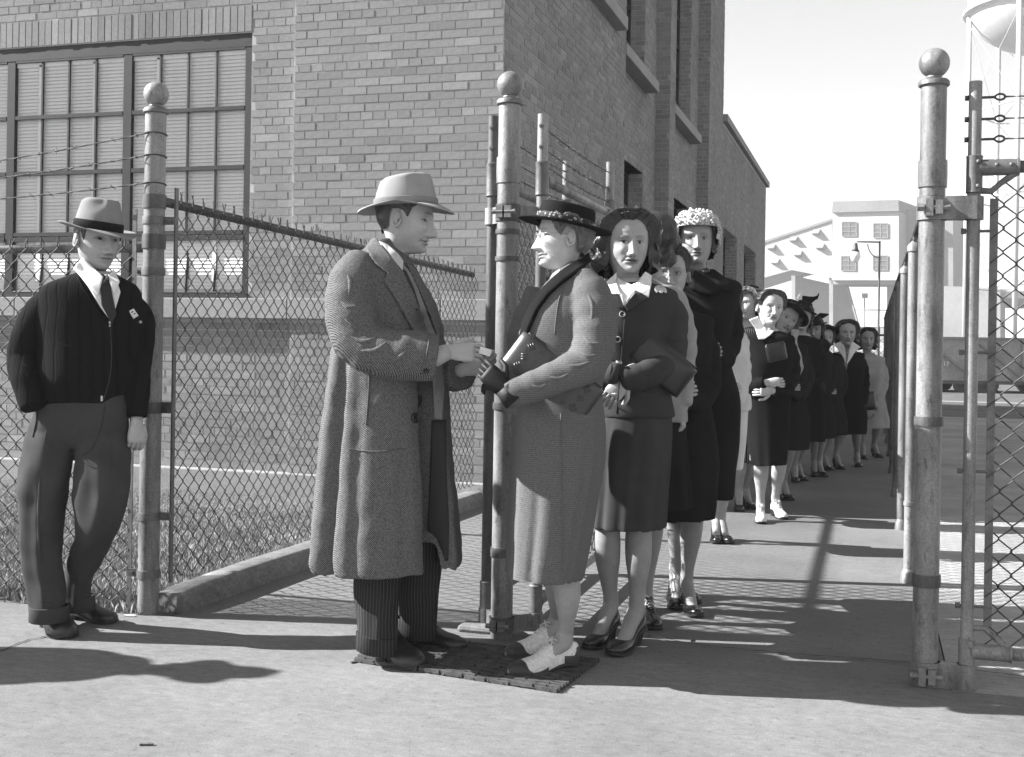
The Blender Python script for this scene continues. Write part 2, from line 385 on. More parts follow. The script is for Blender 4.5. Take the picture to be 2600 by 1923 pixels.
# side wall: near pier, two recessed bays with pilasters, low wing
REC = .20; bays = [(12.35*SB, 15.22*SB), (15.66*SB, 19.05*SB)]; YT, YE, LOWZ = 20.87*SB, 29.7*SB, bz(5.18)
flush = [(YW, bays[0][0]), (bays[0][1], bays[1][0]), (bays[1][1], YT)]
smb = MB()
for a, b in flush:
    cbox(XW-.5, XW, a if a > YW else YW+.5, b, 0, TOPZ); brick_boxes(smb, (XW, a, 0), A3(0, 1, 0), nS, courses(b-a, .2, TOPZ, hdr=4))
for (a, b) in bays:
    wa, wb = a+.30, b-.86
    holes = [(wa-a, wb-a, S0, S1), (wa-a, wb-a, S2, S3)]
    brick_boxes(smb, (XW-REC, a, 0), A3(0, 1, 0), nS, courses(b-a, .2, TOPZ, holes, hdr=4))
    for y0, y1, z0, z1 in ((a, wa, 0, TOPZ), (wb, b, 0, TOPZ), (wa, wb, 0, S0), (wa, wb, S1, S2-.1), (wa, wb, S3, TOPZ)): cbox(XW-REC-.5, XW-REC, y0, y1, z0, z1)
    # reveals that face the street
    brick_boxes(smb, (XW-REC, b-.001, 0), A3(1, 0, 0), nF, courses(REC+.005, .2, TOPZ, hdr=4))
    brick_boxes(smb, (XW-REC-.25, wb, 0), A3(1, 0, 0), nF, courses(.25, S0, S1, hdr=4)); brick_boxes(smb, (XW-REC-.25, wb, 0), A3(1, 0, 0), nF, courses(.25, S2, S3, hdr=4))
    for z0, z1 in ((S0, S1), (S2, S3)):
        wn = MB(); xf = XW-REC-.22; n = 4; hh = (z1-z0)
        for i in range(n+1): y = wa+(wb-wa)*i/n; wn.box((xf, y, (z0+z1)/2), (.025, .03 if i in (0, n) else .016, hh/2))
        for i in range(6): z = z0+hh*i/5; wn.box((xf+.002, (wa+wb)/2, z), (.026, (wb-wa)/2, .035 if i in (0, 5) else .017))
        wo = wn.build('window', M['sash'], bld, smooth=False)
        cbox(XW-REC-.5, XW-REC-.40, wa, wb, z0, z1)
        for i in range(n):
            pm = MB(); y0, y1 = wa+(wb-wa)*i/n, wa+(wb-wa)*(i+1)/n
            for r_ in range(5):
                pm = MB(); pm.box((xf, (y0+y1)/2, z0+hh*(r_+.5)/5), (.003, (y1-y0)/2-.01, hh/10-.01)); pm.build('pane', M['glass'], wo, smooth=False)
        st = MB(); st.box((XW-REC+.02, (wa+wb)/2, z0-.07), (.16, (wb-wa)/2+.12, .07)); st.build('window_sill', M['stone'], bld, smooth=False, bevel=.008)
    li = MB(); li.box((XW-REC-.12, (wa+wb)/2, S1+.04), (.118, (wb-wa)/2, .04)); li.build('lintel', M['sash'], bld, smooth=False)
st = MB(); st.box((XW+.03, 10.7*SB, bz(4.52)), (.10, 1.25, .075)); st.build('window_sill', M['stone'], bld, smooth=False, bevel=.008)
st = MB(); st.box((XW-.02, 10.7*SB, bz(5.6)), (.04, 1.05, 1.0)); st.build('window', M['sash'], bld, smooth=False)
holes = [(21.15*SB-YT, 23.4*SB-YT, S0, S1), (24.75*SB-YT, 27.3*SB-YT, S0, S1)]
brick_boxes(smb, (XW, YT, 0), A3(0, 1, 0), nS, courses(YE-YT, .2, LOWZ, holes, hdr=4))
zs = [YT, YT+holes[0][0], YT+holes[0][1], YT+holes[1][0], YT+holes[1][1], YE]
for i in range(5):
    if i % 2 == 0: cbox(XW-.5, XW, zs[i]+(0 if i else .0), zs[i+1], 0, LOWZ)
    else:
        cbox(XW-.5, XW, zs[i], zs[i+1], 0, S0); cbox(XW-.5, XW, zs[i], zs[i+1], S1, LOWZ); cbox(XW-.5, XW-.42, zs[i], zs[i+1], S0, S1)
        brick_boxes(smb, (XW-.25, zs[i+1], 0), A3(1, 0, 0), nF, courses(.25, S0, S1, hdr=4))
        wn = MB(); xf = XW-.27; wa, wb, z0, z1 = zs[i], zs[i+1], S0, S1
        for k in range(5): wn.box((xf, wa+(wb-wa)*k/4, (z0+z1)/2), (.025, .02, (z1-z0)/2))
        for k in range(5): wn.box((xf+.002, (wa+wb)/2, z0+(z1-z0)*k/4), (.026, (wb-wa)/2, .02))
        wo = wn.build('window', M['sash'], bld, smooth=False)
        for k in range(4):
            for r_ in range(4):
                pm = MB(); pm.box((xf, wa+(wb-wa)*(k+.5)/4, z0+(z1-z0)*(r_+.5)/4), (.003, (wb-wa)/8-.01, (z1-z0)/8-.01)); pm.build('pane', M['glass'], wo, smooth=False)
cp = MB(); cp.box((XW-.2, (YT+YE)/2+.05, LOWZ+.07), (.29, (YE-YT)/2+.06, .07)); cp.build('coping', M['stone'], bld, smooth=False, bevel=.01)
cbox(XL, XW-.5, YE-.5, YE, 0, LOWZ); cbox(XL, XW-.5, YW+.5, YE-.5, LOWZ-.1, LOWZ-.02); cbox(XL, XW-.5, YT-.3, YT, LOWZ, TOPZ)
core.build('wall', M['mortar'], bld, smooth=False)
tag(fm.build('brick_course', M['bricks'], bld, smooth=False), kind='stuff'); tag(smb.build('brick_course', M['bricks'], bld, smooth=False), kind='stuff')
# stone band under the window, plinth
x = XL
while x < XW+.03:
    x1 = min(x+1.32, XW+.035); q = MB(); q.box(((x+x1)/2, YW+.12, (ZL+WB)/2), ((x1-x)/2-.003, .165, (WB-ZL)/2)); q.build('stone_band', M['stone'], bld, smooth=False, bevel=.006); x = x1
pl = MB(); pl.box(((XL+XW+.03)/2, YW+.1, ZP/2-.04), ((XW+.03-XL)/2, .16, ZP/2+.04)); pl.box((XW-.1, (YW+.27+YE)/2, .098), (.13, (YE-YW-.27)/2, .1)); pl.build('plinth', M['plinth'], bld, smooth=False, bevel=.01)
# front window: steel sash, panes, blinds
YG = YW+ST+.025
fr = MB(); Mx = -5.697*SB; xs_l = [X2, Mx, Mx-1.113*SB, Mx-2.226*SB]
fr.box(((XL+X2)/2, YG+.005, WT-.055), ((X2-XL)/2-.002, .022, .055)); fr.box(((XL+X2)/2, YG, WB+.02), ((X2-XL)/2, .05, .02))  # tall dark head rail, shaped to include the shadow beneath it
for x in xs_l: fr.box((x-(.035 if x == X2 else 0), YG+.006, (WB+WT-.11)/2), (.03 if x == X2 else .04, .02, (WT-.11-WB)/2))
wo = fr.build('window', M['sash'], bld, smooth=False)
rows = [bz(z_) for z_ in (3.49, 3.03, 2.57, 2.07, 1.60)]
for b in range(3):
    xr, xl = xs_l[b]-(.07 if b == 0 else .048), xs_l[b+1]+.048
    mu = MB()
    for i in range(1, 4): xx = xl+(xr-xl)*i/4; mu.box((xx, YG, (rows[0]+rows[3])/2), (.0075, .010, (rows[0]-rows[3])/2))
    for k, z in enumerate(rows[:4]): mu.box(((xl+xr)/2, YG-.004, z), ((xr-xl)/2, .012, .016 if k else .01))
    # lower hopper sash, tilted inward at its top
    tl = .05
    for i in range(0, 5):
        xx = xl+(xr-xl)*i/4; mu.tube([(xx, YG, rows[4]), (xx, YG+tl, rows[3]-.04)], .014, 4)
    mu.tube([(xl, YG+tl, rows[3]-.04), (xr, YG+tl, rows[3]-.04)], .018, 4); mu.tube([(xl, YG, rows[4]), (xr, YG, rows[4])], .02, 4)
    mu.box(((xl+xr)/2, YG, rows[3]-.045), ((xr-xl)/2, .02, .018))
    mu.build('muntin', M['sash'], wo, smooth=False)
    for i in range(4):
        for k in range(4):
            x0, x1 = xl+(xr-xl)*i/4, xl+(xr-xl)*(i+1)/4; p = MB()
            if k < 3: p.box(((x0+x1)/2, YG+.006, (rows[k]+rows[k+1])/2), ((x1-x0)/2-.008, .002, (rows[k]-rows[k+1])/2-.012))
            else: p.prism([(x0+.01, YG+.008, rows[4]), (x1-.01, YG+.008, rows[4]), (x1-.01, YG+tl+.008, rows[3]-.05), (x0+.01, YG+tl+.008, rows[3]-.05)], .004, A3(0, 1, 0))
            p.build('pane', M['glass'], wo, smooth=False)
SL = MB(); SL.add([(-.57, -.007, -.017), (.57, -.007, -.017), (.57, -.002, .001), (-.57, -.002, .001), (.57, .006, .018), (-.57, .006, .018)], [(0, 1, 2, 3), (3, 2, 4, 5)])
slm = SL.mesh('slat'); slm.materials.append(M['slat'])
for b in range(3):
    xc = (xs_l[b]+xs_l[b+1])/2-.01; bo = MB(); bo.box((xc, YG+.032, WT-.14), (.57, .02, .025))
    for t_ in (-.3, .26): bo.box((xc+t_, YG+.014, (WB+WT)/2), (.018, .002, .95))
    blo = bo.build('blind', M['slat'], bld, smooth=False)
    z = WT-.18
    while z > WB+.06: inst(slm, 'slat', blo, (xc, YG+.032, z), (random.uniform(-.05, .05), 0, 0)); z -= .0305
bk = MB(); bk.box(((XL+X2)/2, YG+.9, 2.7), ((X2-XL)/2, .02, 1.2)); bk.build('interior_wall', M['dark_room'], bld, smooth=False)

# ------------------------------------------------------------------ fences
PITCH = .088
def chain_mesh(o, ux, L, z0, z1, r=.0029, tips=True, pitch=PITCH, sides=4, drop=0):
    o, ux = np.asarray(o, float), nrm(ux); nv = np.cross(ux, ZZ); hp = pitch/2; mb = MB()
    n = int(L/hp); rows = int((z1-z0)/hp)
    for i in range(n):
        P = []; off = i % 2
        x0, x1 = i*hp, (i+1)*hp
        for k in range(rows+1):
            right = (k+off) % 2
            z = z0+k*hp+random.uniform(-.002, .002)+drop*x0/L*k/rows; x = (x1+.002 if right else x0-.002)+random.uniform(-.0015, .0015)
            dn = .004 if right else -.004
            P.append(o+ux*x+ZZ*(z-.0025)+nv*dn); P.append(o+ux*x+ZZ*(z+.0025)-nv*dn)
        if tips:
            e = P[-1]; P.append(e+ZZ*.018+ux*random.uniform(-.004, .004)); P.append(e+ZZ*.045+ux*random.uniform(-.012, .012)+nv*random.uniform(-.008, .008))
        mb.tube(P, r, sides, caps=False)
    return mb
def barbs(mb, a, b, r=.0018, sag=.012, step=.11):
    a, b = np.asarray(a, float), np.asarray(b, float); L = np.linalg.norm(b-a); n = max(8, int(L/.03)); t = np.linspace(0, 1, n)
    for ph in (0, math.pi):
        k = t*L/.035+ph; e1 = nrm(np.cross(b-a, A3(.3, .1, 1))); e2 = nrm(np.cross(b-a, e1))
        P = a+(b-a)*t[:, None]-ZZ*(sag*4*t*(1-t))[:, None]+.0022*(np.sin(k)[:, None]*e1+np.cos(k)[:, None]*e2)
        mb.tube(P, r, 4, caps=False)
    s = step*.6
    while s < L:
        tt = s/L; c = a+(b-a)*tt-ZZ*sag*4*tt*(1-tt)
        for _ in range(2):
            d = nrm(A3(*RNG.normal(size=3)))*.016; mb.tube([c-d, c+d], .0015, 3, caps=False)
        e = nrm(b-a)*.006; mb.tube([c-e, c+e], .0042, 5, caps=False); s += step*random.uniform(.85, 1.15)
def bigpost(p, label, zc=2.27, r=.0465, name='gate_post', top_ball=.056):
    t = thing(name, p, label, 'post'); q = MB(); q.tube([(p[0], p[1], z) for z in np.linspace(-.05, zc, 12)], r, 28); q.build('pole', M['pipe'], t, auto=50)
    q = MB(); q.lathe((p[0], p[1], zc), [(r+.006, -.012), (r+.010, -.008), (r+.010, .004), (r+.004, .012), (r*.7, .016)], 28); q.build('cap', M['fitting'], t, auto=40)
    q = MB(); q.lathe((p[0], p[1], zc), [(.022, .012), (.026, .02), (.03, .026)], 20); q.sphere((p[0], p[1], zc+.024+top_ball*.94), top_ball, 28, 18); q.build('ball_finial', M['pipe'], t)
    return t
def clamp_band(t, p, z, h, r, thick=.004, mat='fitting', ear=None):
    q = MB(); q.lathe((p[0], p[1], z), [(r, -h/2), (r+thick, -h/2), (r+thick*1.2, 0), (r+thick, h/2), (r, h/2)], 28)
    if ear is not None:
        e = nrm(ear); c = A3(p[0], p[1], z)+e*(r+.02); s = np.cross(ZZ, e)
        q.box(c, (.03, .006, h/2), (e, s, ZZ)); q.tube([c-s*.02+e*.01, c+s*.02+e*.01], .008, 6)
    q.build('clamp_band', M[mat], t, auto=40)
# left gate post
tL = bigpost(LP, 'tall gate post beside the man in the dark cardigan')
for z, h, e in ((1.86, .062, None), (1.775, .035, (1, .3, 0)), (1.68, .065, None), (1.545, .036, (-1, 0, 0)), (.93, .05, (1, .2, 0)), (.44, .035, (1, .2, 0)), (.18, .035, (-1, -.1, 0))): clamp_band(tL, LP, z, h, .047, .005, 'pipe_dark' if h > .04 else 'fitting', e)
# fence running left from it
f1 = thing('mesh_fence', LP+A3(-.6, 0, 0), 'mesh fence with barbed wire strands behind the man in the cardigan', 'fence')
tag(chain_mesh(LP+A3(-.115, .0, 0), (-1, 0, 0), 1.9, .03, 1.70).build('chain_link_mesh', M['wire'], f1), kind='stuff')
q = MB(); q.tube([LP+A3(-2.2, .045, 1.655), LP+A3(-.03, .045, 1.655)], .021, 14); q.build('top_rail', M['pipe'], f1)
q = MB(); q.box(LP+A3(-.10, .0, .93), (.010, .003, .90)); q.build('tension_bar', M['fitting'], f1, smooth=False)
for z0, z1 in ((2.165, 2.02), (2.065, 1.95), (1.94, 1.87)):
    q = MB(); barbs(q, LP+A3(0, -.048, z0), LP+A3(-1.35, -.02, z1)); 
    q.tube([LP+A3(.05*math.cos(a), .05*math.sin(a), z0-.004*math.sin(a)) for a in np.linspace(-2.6, 1.2, 16)], .003, 5); q.build('barbed_wire', M['wire'], f1)
# fence running back from it on the kerb
f2 = thing('mesh_fence', (LP[0]+.03, 6.3, 0), 'long mesh fence standing on the concrete kerb beside the lawn', 'fence')
FS, FE = LP+A3(.065, .07, 0), A3(-2.90, YW-.05, 0); fd = nrm(FE-FS); fl = np.linalg.norm(FE-FS); fnv = np.cross(fd, ZZ)
tag(chain_mesh(FS, fd, fl, .15, 1.885, drop=-.10).build('chain_link_mesh', M['wire'], f2), kind='stuff')
q = MB(); q.tube([FS-fnv*.04-fd*.04+ZZ*1.865, FE-fnv*.04+ZZ*1.765], .022, 14); q.build('top_rail', M['pipe_dark'], f2)  # darker pipe colour carries the rail's shaded side
q = MB(); q.box(FS+fnv*.004+ZZ*1.03, (.004, .012, .90)); q.build('tension_bar', M['fitting'], f2, smooth=False)
pp = FS+fd*2.45-fnv*.06; q = MB(); q.tube([pp, pp+ZZ*1.84], .028, 16); q.sphere(pp+ZZ*1.86, .032, 14, 8); q.build('line_post', M['pipe_dark'], f2)
kb = MB(); ny = 90; prof = [(-.07, -.02), (-.07, .085), (-.06, .10), (.05, .104), (.066, .096), (.074, .08), (.078, -.02)]; rings = []
for i in range(ny):
    c = FS+(FE-FS)*i/(ny-1); y = c[1]
    rings.append([c+fnv*(px+.005*mnoise.noise((y*3, px*20, pz*15)))+ZZ*(pz+.006*mnoise.noise((y*2.3, px*9, 4.1))*(pz > .05)+(0 if pz < 0 else -.02*math.exp(-i/3))) for px, pz in prof])
kb.loft(rings, True); ko = kb.build('kerb', M['kerb'], smooth=True, auto=50); tag(ko, kind='structure')

# middle post with two opened gate leaves
tM = bigpost(MP, 'tall ball-topped post between the two open walk gates')
for z, h in ((1.98, .11), (1.72, .02), (1.605, .02), (.98, .03), (.36, .04)): clamp_band(tM, MP, z, h, .047, .005, 'pipe_dark' if h < .05 else 'pipe')
q = MB(); q.box(MP+A3(-.12, .08, .008), (.09, .06, .016)); q.build('footing', M['kerb'], tM, smooth=False, bevel=.015)
def hinge(t, z, sgnx, hh=.032):
    q = MB(); c = MP+A3(sgnx*.075, .085, z); ux = nrm(A3(sgnx*.112, .13, 0)); s_ = np.cross(ZZ, ux)
    q.lathe(MP+A3(0, 0, z), [(.047, -hh), (.053, -hh), (.053, hh), (.047, hh)], 28)
    q.box(MP+ux*.09+A3(0, 0, z), (.06, .012, hh), (ux, s_, ZZ)); q.lathe(MP+A3(sgnx*.112, .13, z), [(.026, -hh), (.033, -hh), (.033, hh), (.026, hh)], 22)
    q.box(MP+A3(sgnx*.018, -.058, z), (.014, .012, hh*.7)); q.tube([MP+A3(sgnx*.004, -.062, z), MP+A3(sgnx*.05, -.062, z)], .011, 6)
    q.build('hinge', M['pipe'], t, auto=40)
def leaf(sg, L, label):
    b = MP+A3(sg*.112, .13, 0); t = thing('gate_leaf', b, label, 'gate')
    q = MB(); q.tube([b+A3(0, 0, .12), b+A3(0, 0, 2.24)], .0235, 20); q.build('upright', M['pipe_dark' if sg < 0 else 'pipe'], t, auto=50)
    q = MB(); q.tube([b+A3(0, L, .12), b+A3(0, L, 2.24)], .0235, 20); q.build('upright', M['pipe'], t, auto=50)
    for z, zz in ((1.96, 'top_rail'), (.13, 'bottom_rail')):
        q = MB(); q.tube([b+A3(0, 0, z), b+A3(0, L, z)], .021, 16); q.build(zz, M['pipe'], t)
        for yy in (0, L):
            q = MB(); q.lathe(b+A3(0, yy, z), [(.026, -.075), (.031, -.07), (.029, -.06), (.029, .06), (.031, .07), (.026, .075)], 20)
            s_ = 1 if yy == 0 else -1; q.tube([b+A3(0, yy+s_*.02, z), b+A3(0, yy+s_*.11, z)], .029, 16); q.tube([b+A3(0, yy+s_*.02, z-.06), b+A3(0, yy+s_*.06, z-.05), b+A3(0, yy+s_*.1, z-.01)], .012, 8); q.build('corner_fitting', M['fitting'], t, auto=45)
    tag(chain_mesh(b+A3(0, .06, 0), (0, 1, 0), L-.12, .17, 1.90, tips=False).build('chain_link_mesh', M['wire'], t), kind='stuff')
    q = MB(); q.box(b+A3(sg*-.002, .055, 1.02), (.004, .010, .86)); q.build('tension_bar', M['fitting'], t, smooth=False)
    for z in (2.185, 2.095, 1.995+.03):
        q = MB(); barbs(q, b+A3(0, .02, z), b+A3(0, L-.02, z-.005), step=.10); q.tube([b+A3(0, -.03, z), b+A3(0, .06, z)], .005, 6); q.lathe(b+A3(0, -.026, z), [(.011, -.002), (.011, .002)], 6); q.build('barbed_wire', M['wire'], t)
        q = MB(); q.tube([b+A3(0, -.022, z), b+A3(0, -.034, z)], .010, 6); q.build('bolt', M['fitting'], t, smooth=False)
    return t
LL, LR = leaf(-1, 1.30, 'open gate leaf folded back on the lawn side of the ball-topped middle post'), leaf(1, 1.38, 'open gate leaf folded back behind the older woman in the dark hat')
for t, sg in ((LL, -1), (LR, 1)):
    hinge(t, 1.80, sg, .036); hinge(t, .055, sg, .03)
# right gate post, its leaf and the long fence
tR = bigpost(RP, 'tall ball-topped post at the open end of the long fence', 2.245)
for z, h, e in ((1.905, .10, None), (1.80, .04, (1, .3, 0)), (.98, .035, None), (.385, .045, None)): clamp_band(tR, RP, z, h, .047, .005, 'pipe' if h > .05 else 'pipe_dark', e)
gl = RP+A3(.146, 0, 0); t = thing('gate_leaf', gl, 'mesh gate leaf with barbed wire hung on the far-side ball-topped post', 'gate')
q = MB(); q.tube([gl+A3(0, 0, .09), gl+A3(0, 0, 2.245)], .0235, 22); q.build('upright', M['pipe'], t, auto=50)
LG = 1.5
q = MB(); q.tube([gl+A3(LG, 0, .09), gl+A3(LG, 0, 2.195)], .0235, 18); q.build('upright', M['pipe'], t, auto=50)
for z, zz in ((1.925, 'top_rail'), (.135, 'bottom_rail')):
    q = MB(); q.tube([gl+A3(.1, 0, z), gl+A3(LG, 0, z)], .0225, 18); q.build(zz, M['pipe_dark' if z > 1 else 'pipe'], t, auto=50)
    q = MB(); q.lathe(gl+A3(0, 0, z-.02), [(.025, -.075), (.030, -.072), (.029, -.06), (.029, .055), (.031, .062), (.025, .066)], 22)
    q.tube([gl+A3(.015, 0, z), gl+A3(.155, 0, z)], .030, 18); q.lathe(gl+A3(.15, 0, z), [(.028, -.006), (.033, -.004), (.033, .004), (.028, .006)], 20, (A3(0, 1, 0), A3(0, 0, 1), A3(1, 0, 0)))
    sg = -1 if z > 1 else 1
    q.tube([gl+A3(.02, 0, z+sg*.085), gl+A3(.06, 0, z+sg*.088), gl+A3(.09, 0, z+sg*.06), gl+A3(.145, 0, z+sg*.02)], [.012, .012, .011, .014], 10)
    for x_, z_ in ((.075, .006), (.125, .006), (.012, -.07 if sg < 0 else .05), (.012, .02)): q.sphere(gl+A3(x_, -.03, z+z_), (.008, .006, .008), 10, 6)
    q.build('corner_fitting', M['fitting' if z > 1 else 'pipe'], t, auto=45)
q = MB(); q.box(gl+A3(.070, .0, 1.02), (.014, .004, .79)); q.build('tension_bar', M['fitting'], t, smooth=False)
for z in (1.69, 1.24, .80, .30):
    q = MB(); q.tube([gl+A3(-.04, 0, z), gl+A3(.085, 0, z)], .0055, 8); q.tube([gl+A3(-.043, 0, z), gl+A3(-.026, 0, z)], .012, 6); q.build('hook_bolt', M['fitting'], t, auto=40)
tag(chain_mesh(gl+A3(.060, 0, 0), (1, 0, 0), LG-.15, .16, 1.88, tips=False).build('chain_link_mesh', M['wire'], t), kind='stuff')
for z in (2.185, 2.105, 2.03):
    q = MB(); barbs(q, gl+A3(.1, 0, z), gl+A3(LG, 0, z), sag=.004, step=.13); q.tube([gl+A3(-.03, 0, z), gl+A3(.07, 0, z)], .005, 8); q.tube([gl+A3(-.036, 0, z), gl+A3(-.024, 0, z)], .011, 6)
    q.tube([gl+A3(.085+.017*math.cos(a), 0, z+.011*math.sin(a)) for a in np.linspace(0, 6.28, 14)], .0042, 6); q.build('barbed_wire', M['wire'], t)
q = MB()
for z, hh in ((1.775, .043), (.04, .045)):
    q = MB(); q.lathe(RP+A3(0, 0, z), [(.047, -hh), (.055, -hh), (.055, hh), (.047, hh)], 28); q.box(RP+A3(.09, -.012, z), (.065, .028, hh)); q.lathe(gl+A3(0, 0, z), [(.02, -hh), (.035, -hh), (.035, hh), (.02, hh)], 22)
    q.box(RP+A3(-.012, -.062, z), (.013, .014, hh*.75)); q.box(RP+A3(.022, -.062, z), (.013, .014, hh*.6)); q.tube([RP+A3(-.05, -.066, z), RP+A3(.06, -.066, z)], .010, 6); q.tube([RP+A3(-.055, -.066, z), RP+A3(-.03, -.066, z)], .016, 6)
    q.build('hinge', M['pipe'], t, auto=40)
f4 = thing('mesh_fence', (.215, 13, 0), 'long mesh fence receding along the open side of the walkway', 'fence')
for i, y in enumerate(np.arange(6.69, 23, 1.94)):
    x = .215+.004*i; q = MB(); q.tube([(x, y, -.02), (x, y, 1.80)], .031, 18); q.lathe((x, y, 1.80), [(.031, -.03), (.038, -.028), (.038, .0), (.03, .012), (.012, .03)], 18); q.lathe((x, y, .42), [(.031, -.012), (.036, -.01), (.036, .01), (.031, .012)], 16); q.lathe((x, y, .03), [(.031, .04), (.042, .02), (.046, -.04)], 16)
    q.build('line_post', M['pipe'], f4, auto=45)
    q = MB(); q.tube([(x+.0, y, 1.845+.028+.028*math.sin(a)) if 0 else (x, y+.03*math.cos(a), 1.86+.035*math.sin(a)) for a in np.linspace(0, 6.28, 14)], .009, 6); q.build('rail_loop', M['fitting'], f4)
q = MB(); q.tube([(.215, 4.7, 1.865), (.25, 22.3, 1.865)], .019, 10); q.build('top_rail', M['pipe_dark'], f4)
tag(chain_mesh((.255, 4.76, 0), (0, 1, 0), 17.4, .04, 1.88, sides=3).build('chain_link_mesh', M['wire'], f4), kind='stuff')
# ================================================================== FAR YARD
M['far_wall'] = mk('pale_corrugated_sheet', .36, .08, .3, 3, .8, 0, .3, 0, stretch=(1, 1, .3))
M['far_dark'] = mk('dark_sheet_metal', .18, .2, .2, 2, .8, 0, .3, 0)  # dark tone lifted so the colour carries some distance haze
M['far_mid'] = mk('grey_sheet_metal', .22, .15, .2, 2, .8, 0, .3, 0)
M['tank'] = mk('water_tank_paint', .46, .1, .2, 2, .7, 0, .3, 0)  # tank paled, part of the haze fade is put into its colour
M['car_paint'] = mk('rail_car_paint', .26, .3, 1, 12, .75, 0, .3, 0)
M['far_glass'] = mk('dusty_far_glass', .10, .2, .4, 4, .8, 0, .2, 0)
M['white_paint'] = mk('white_lettering_paint', .7, .1, 4, 40, .7, 0, .3, 0)
M['lamp_metal'] = mk('lamp_post_paint', .07, .2, 4, 30, .5, 0, .4, 0)
M['globe'] = mk('opal_glass_globe', .75, .05, 4, 30, .15, 0, .6, 0)
FN = nrm(-FW*.82-R0*.57); FU = nrm(np.cross(ZZ, FN)); FU = FU if FU@R0 > 0 else -FU      # the far walls face left of the camera, into the sun
def on_wall(u, v, D):
    p0 = at(2200, 700, D); r = ray(u, v); return CAM+r*(((p0-CAM)@FN)/(r@FN))
def wq(D, pts): return [on_wall(u, v, D) for u, v in pts]     # polygon of photo pixels on an upright wall plane at distance D
def slab(mb, D, pts, thick): mb.prism(wq(D, pts), thick, -FN)
D1 = 200.0
fb = thing('factory_building', ground(2170, 890, -.35)*0+at(2170, 925, D1), 'pale tall factory block with hooded windows standing far off in the haze', 'building')
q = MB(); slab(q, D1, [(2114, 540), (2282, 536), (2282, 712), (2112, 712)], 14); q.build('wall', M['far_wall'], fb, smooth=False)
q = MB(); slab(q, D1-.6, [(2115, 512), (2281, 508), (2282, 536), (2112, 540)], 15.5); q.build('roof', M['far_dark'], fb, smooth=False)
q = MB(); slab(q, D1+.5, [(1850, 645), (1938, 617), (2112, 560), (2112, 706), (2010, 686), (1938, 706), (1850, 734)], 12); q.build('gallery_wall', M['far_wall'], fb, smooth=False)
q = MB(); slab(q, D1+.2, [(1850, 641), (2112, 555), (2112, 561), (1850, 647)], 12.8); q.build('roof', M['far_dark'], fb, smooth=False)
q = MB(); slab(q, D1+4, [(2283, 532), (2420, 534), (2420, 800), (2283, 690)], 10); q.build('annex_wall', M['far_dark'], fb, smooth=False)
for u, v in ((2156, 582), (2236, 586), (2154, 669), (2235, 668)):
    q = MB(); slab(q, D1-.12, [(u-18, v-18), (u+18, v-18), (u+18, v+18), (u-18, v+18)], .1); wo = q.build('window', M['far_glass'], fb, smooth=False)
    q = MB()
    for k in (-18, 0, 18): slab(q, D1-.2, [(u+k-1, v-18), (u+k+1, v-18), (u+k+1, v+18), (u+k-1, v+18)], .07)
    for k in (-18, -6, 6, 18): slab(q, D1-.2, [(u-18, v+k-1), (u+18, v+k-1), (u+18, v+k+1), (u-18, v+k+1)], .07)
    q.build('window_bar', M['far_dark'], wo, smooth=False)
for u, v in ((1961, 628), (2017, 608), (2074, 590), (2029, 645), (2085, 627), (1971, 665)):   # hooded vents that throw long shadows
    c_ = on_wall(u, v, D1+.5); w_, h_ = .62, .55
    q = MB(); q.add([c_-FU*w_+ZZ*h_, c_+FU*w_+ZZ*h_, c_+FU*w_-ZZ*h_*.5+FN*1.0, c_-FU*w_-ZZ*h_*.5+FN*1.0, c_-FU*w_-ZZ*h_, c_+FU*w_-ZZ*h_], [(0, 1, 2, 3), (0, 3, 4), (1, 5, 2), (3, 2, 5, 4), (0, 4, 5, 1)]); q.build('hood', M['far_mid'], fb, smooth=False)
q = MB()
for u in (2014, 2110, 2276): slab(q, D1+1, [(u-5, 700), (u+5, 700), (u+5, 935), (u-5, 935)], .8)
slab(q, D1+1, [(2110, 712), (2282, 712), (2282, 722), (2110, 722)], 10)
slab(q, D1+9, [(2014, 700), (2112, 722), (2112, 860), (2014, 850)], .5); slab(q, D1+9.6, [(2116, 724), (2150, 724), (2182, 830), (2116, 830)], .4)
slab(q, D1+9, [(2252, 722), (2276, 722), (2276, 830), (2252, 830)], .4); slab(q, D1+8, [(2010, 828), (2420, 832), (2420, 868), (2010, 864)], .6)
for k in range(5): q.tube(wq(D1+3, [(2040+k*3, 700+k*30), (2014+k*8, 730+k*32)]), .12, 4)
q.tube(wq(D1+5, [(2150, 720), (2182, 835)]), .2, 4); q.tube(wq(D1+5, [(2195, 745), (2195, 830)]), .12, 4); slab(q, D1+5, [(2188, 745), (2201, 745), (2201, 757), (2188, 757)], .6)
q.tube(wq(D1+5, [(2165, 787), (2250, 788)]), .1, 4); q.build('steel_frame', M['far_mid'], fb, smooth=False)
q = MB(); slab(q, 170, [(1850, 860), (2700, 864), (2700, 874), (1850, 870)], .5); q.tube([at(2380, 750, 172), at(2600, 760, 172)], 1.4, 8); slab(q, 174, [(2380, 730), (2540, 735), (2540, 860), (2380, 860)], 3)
tag(q.build('pipe_bridge', M['far_mid'], smooth=False), 'grey pipe bridge and shed beyond the rail car', 'bridge')
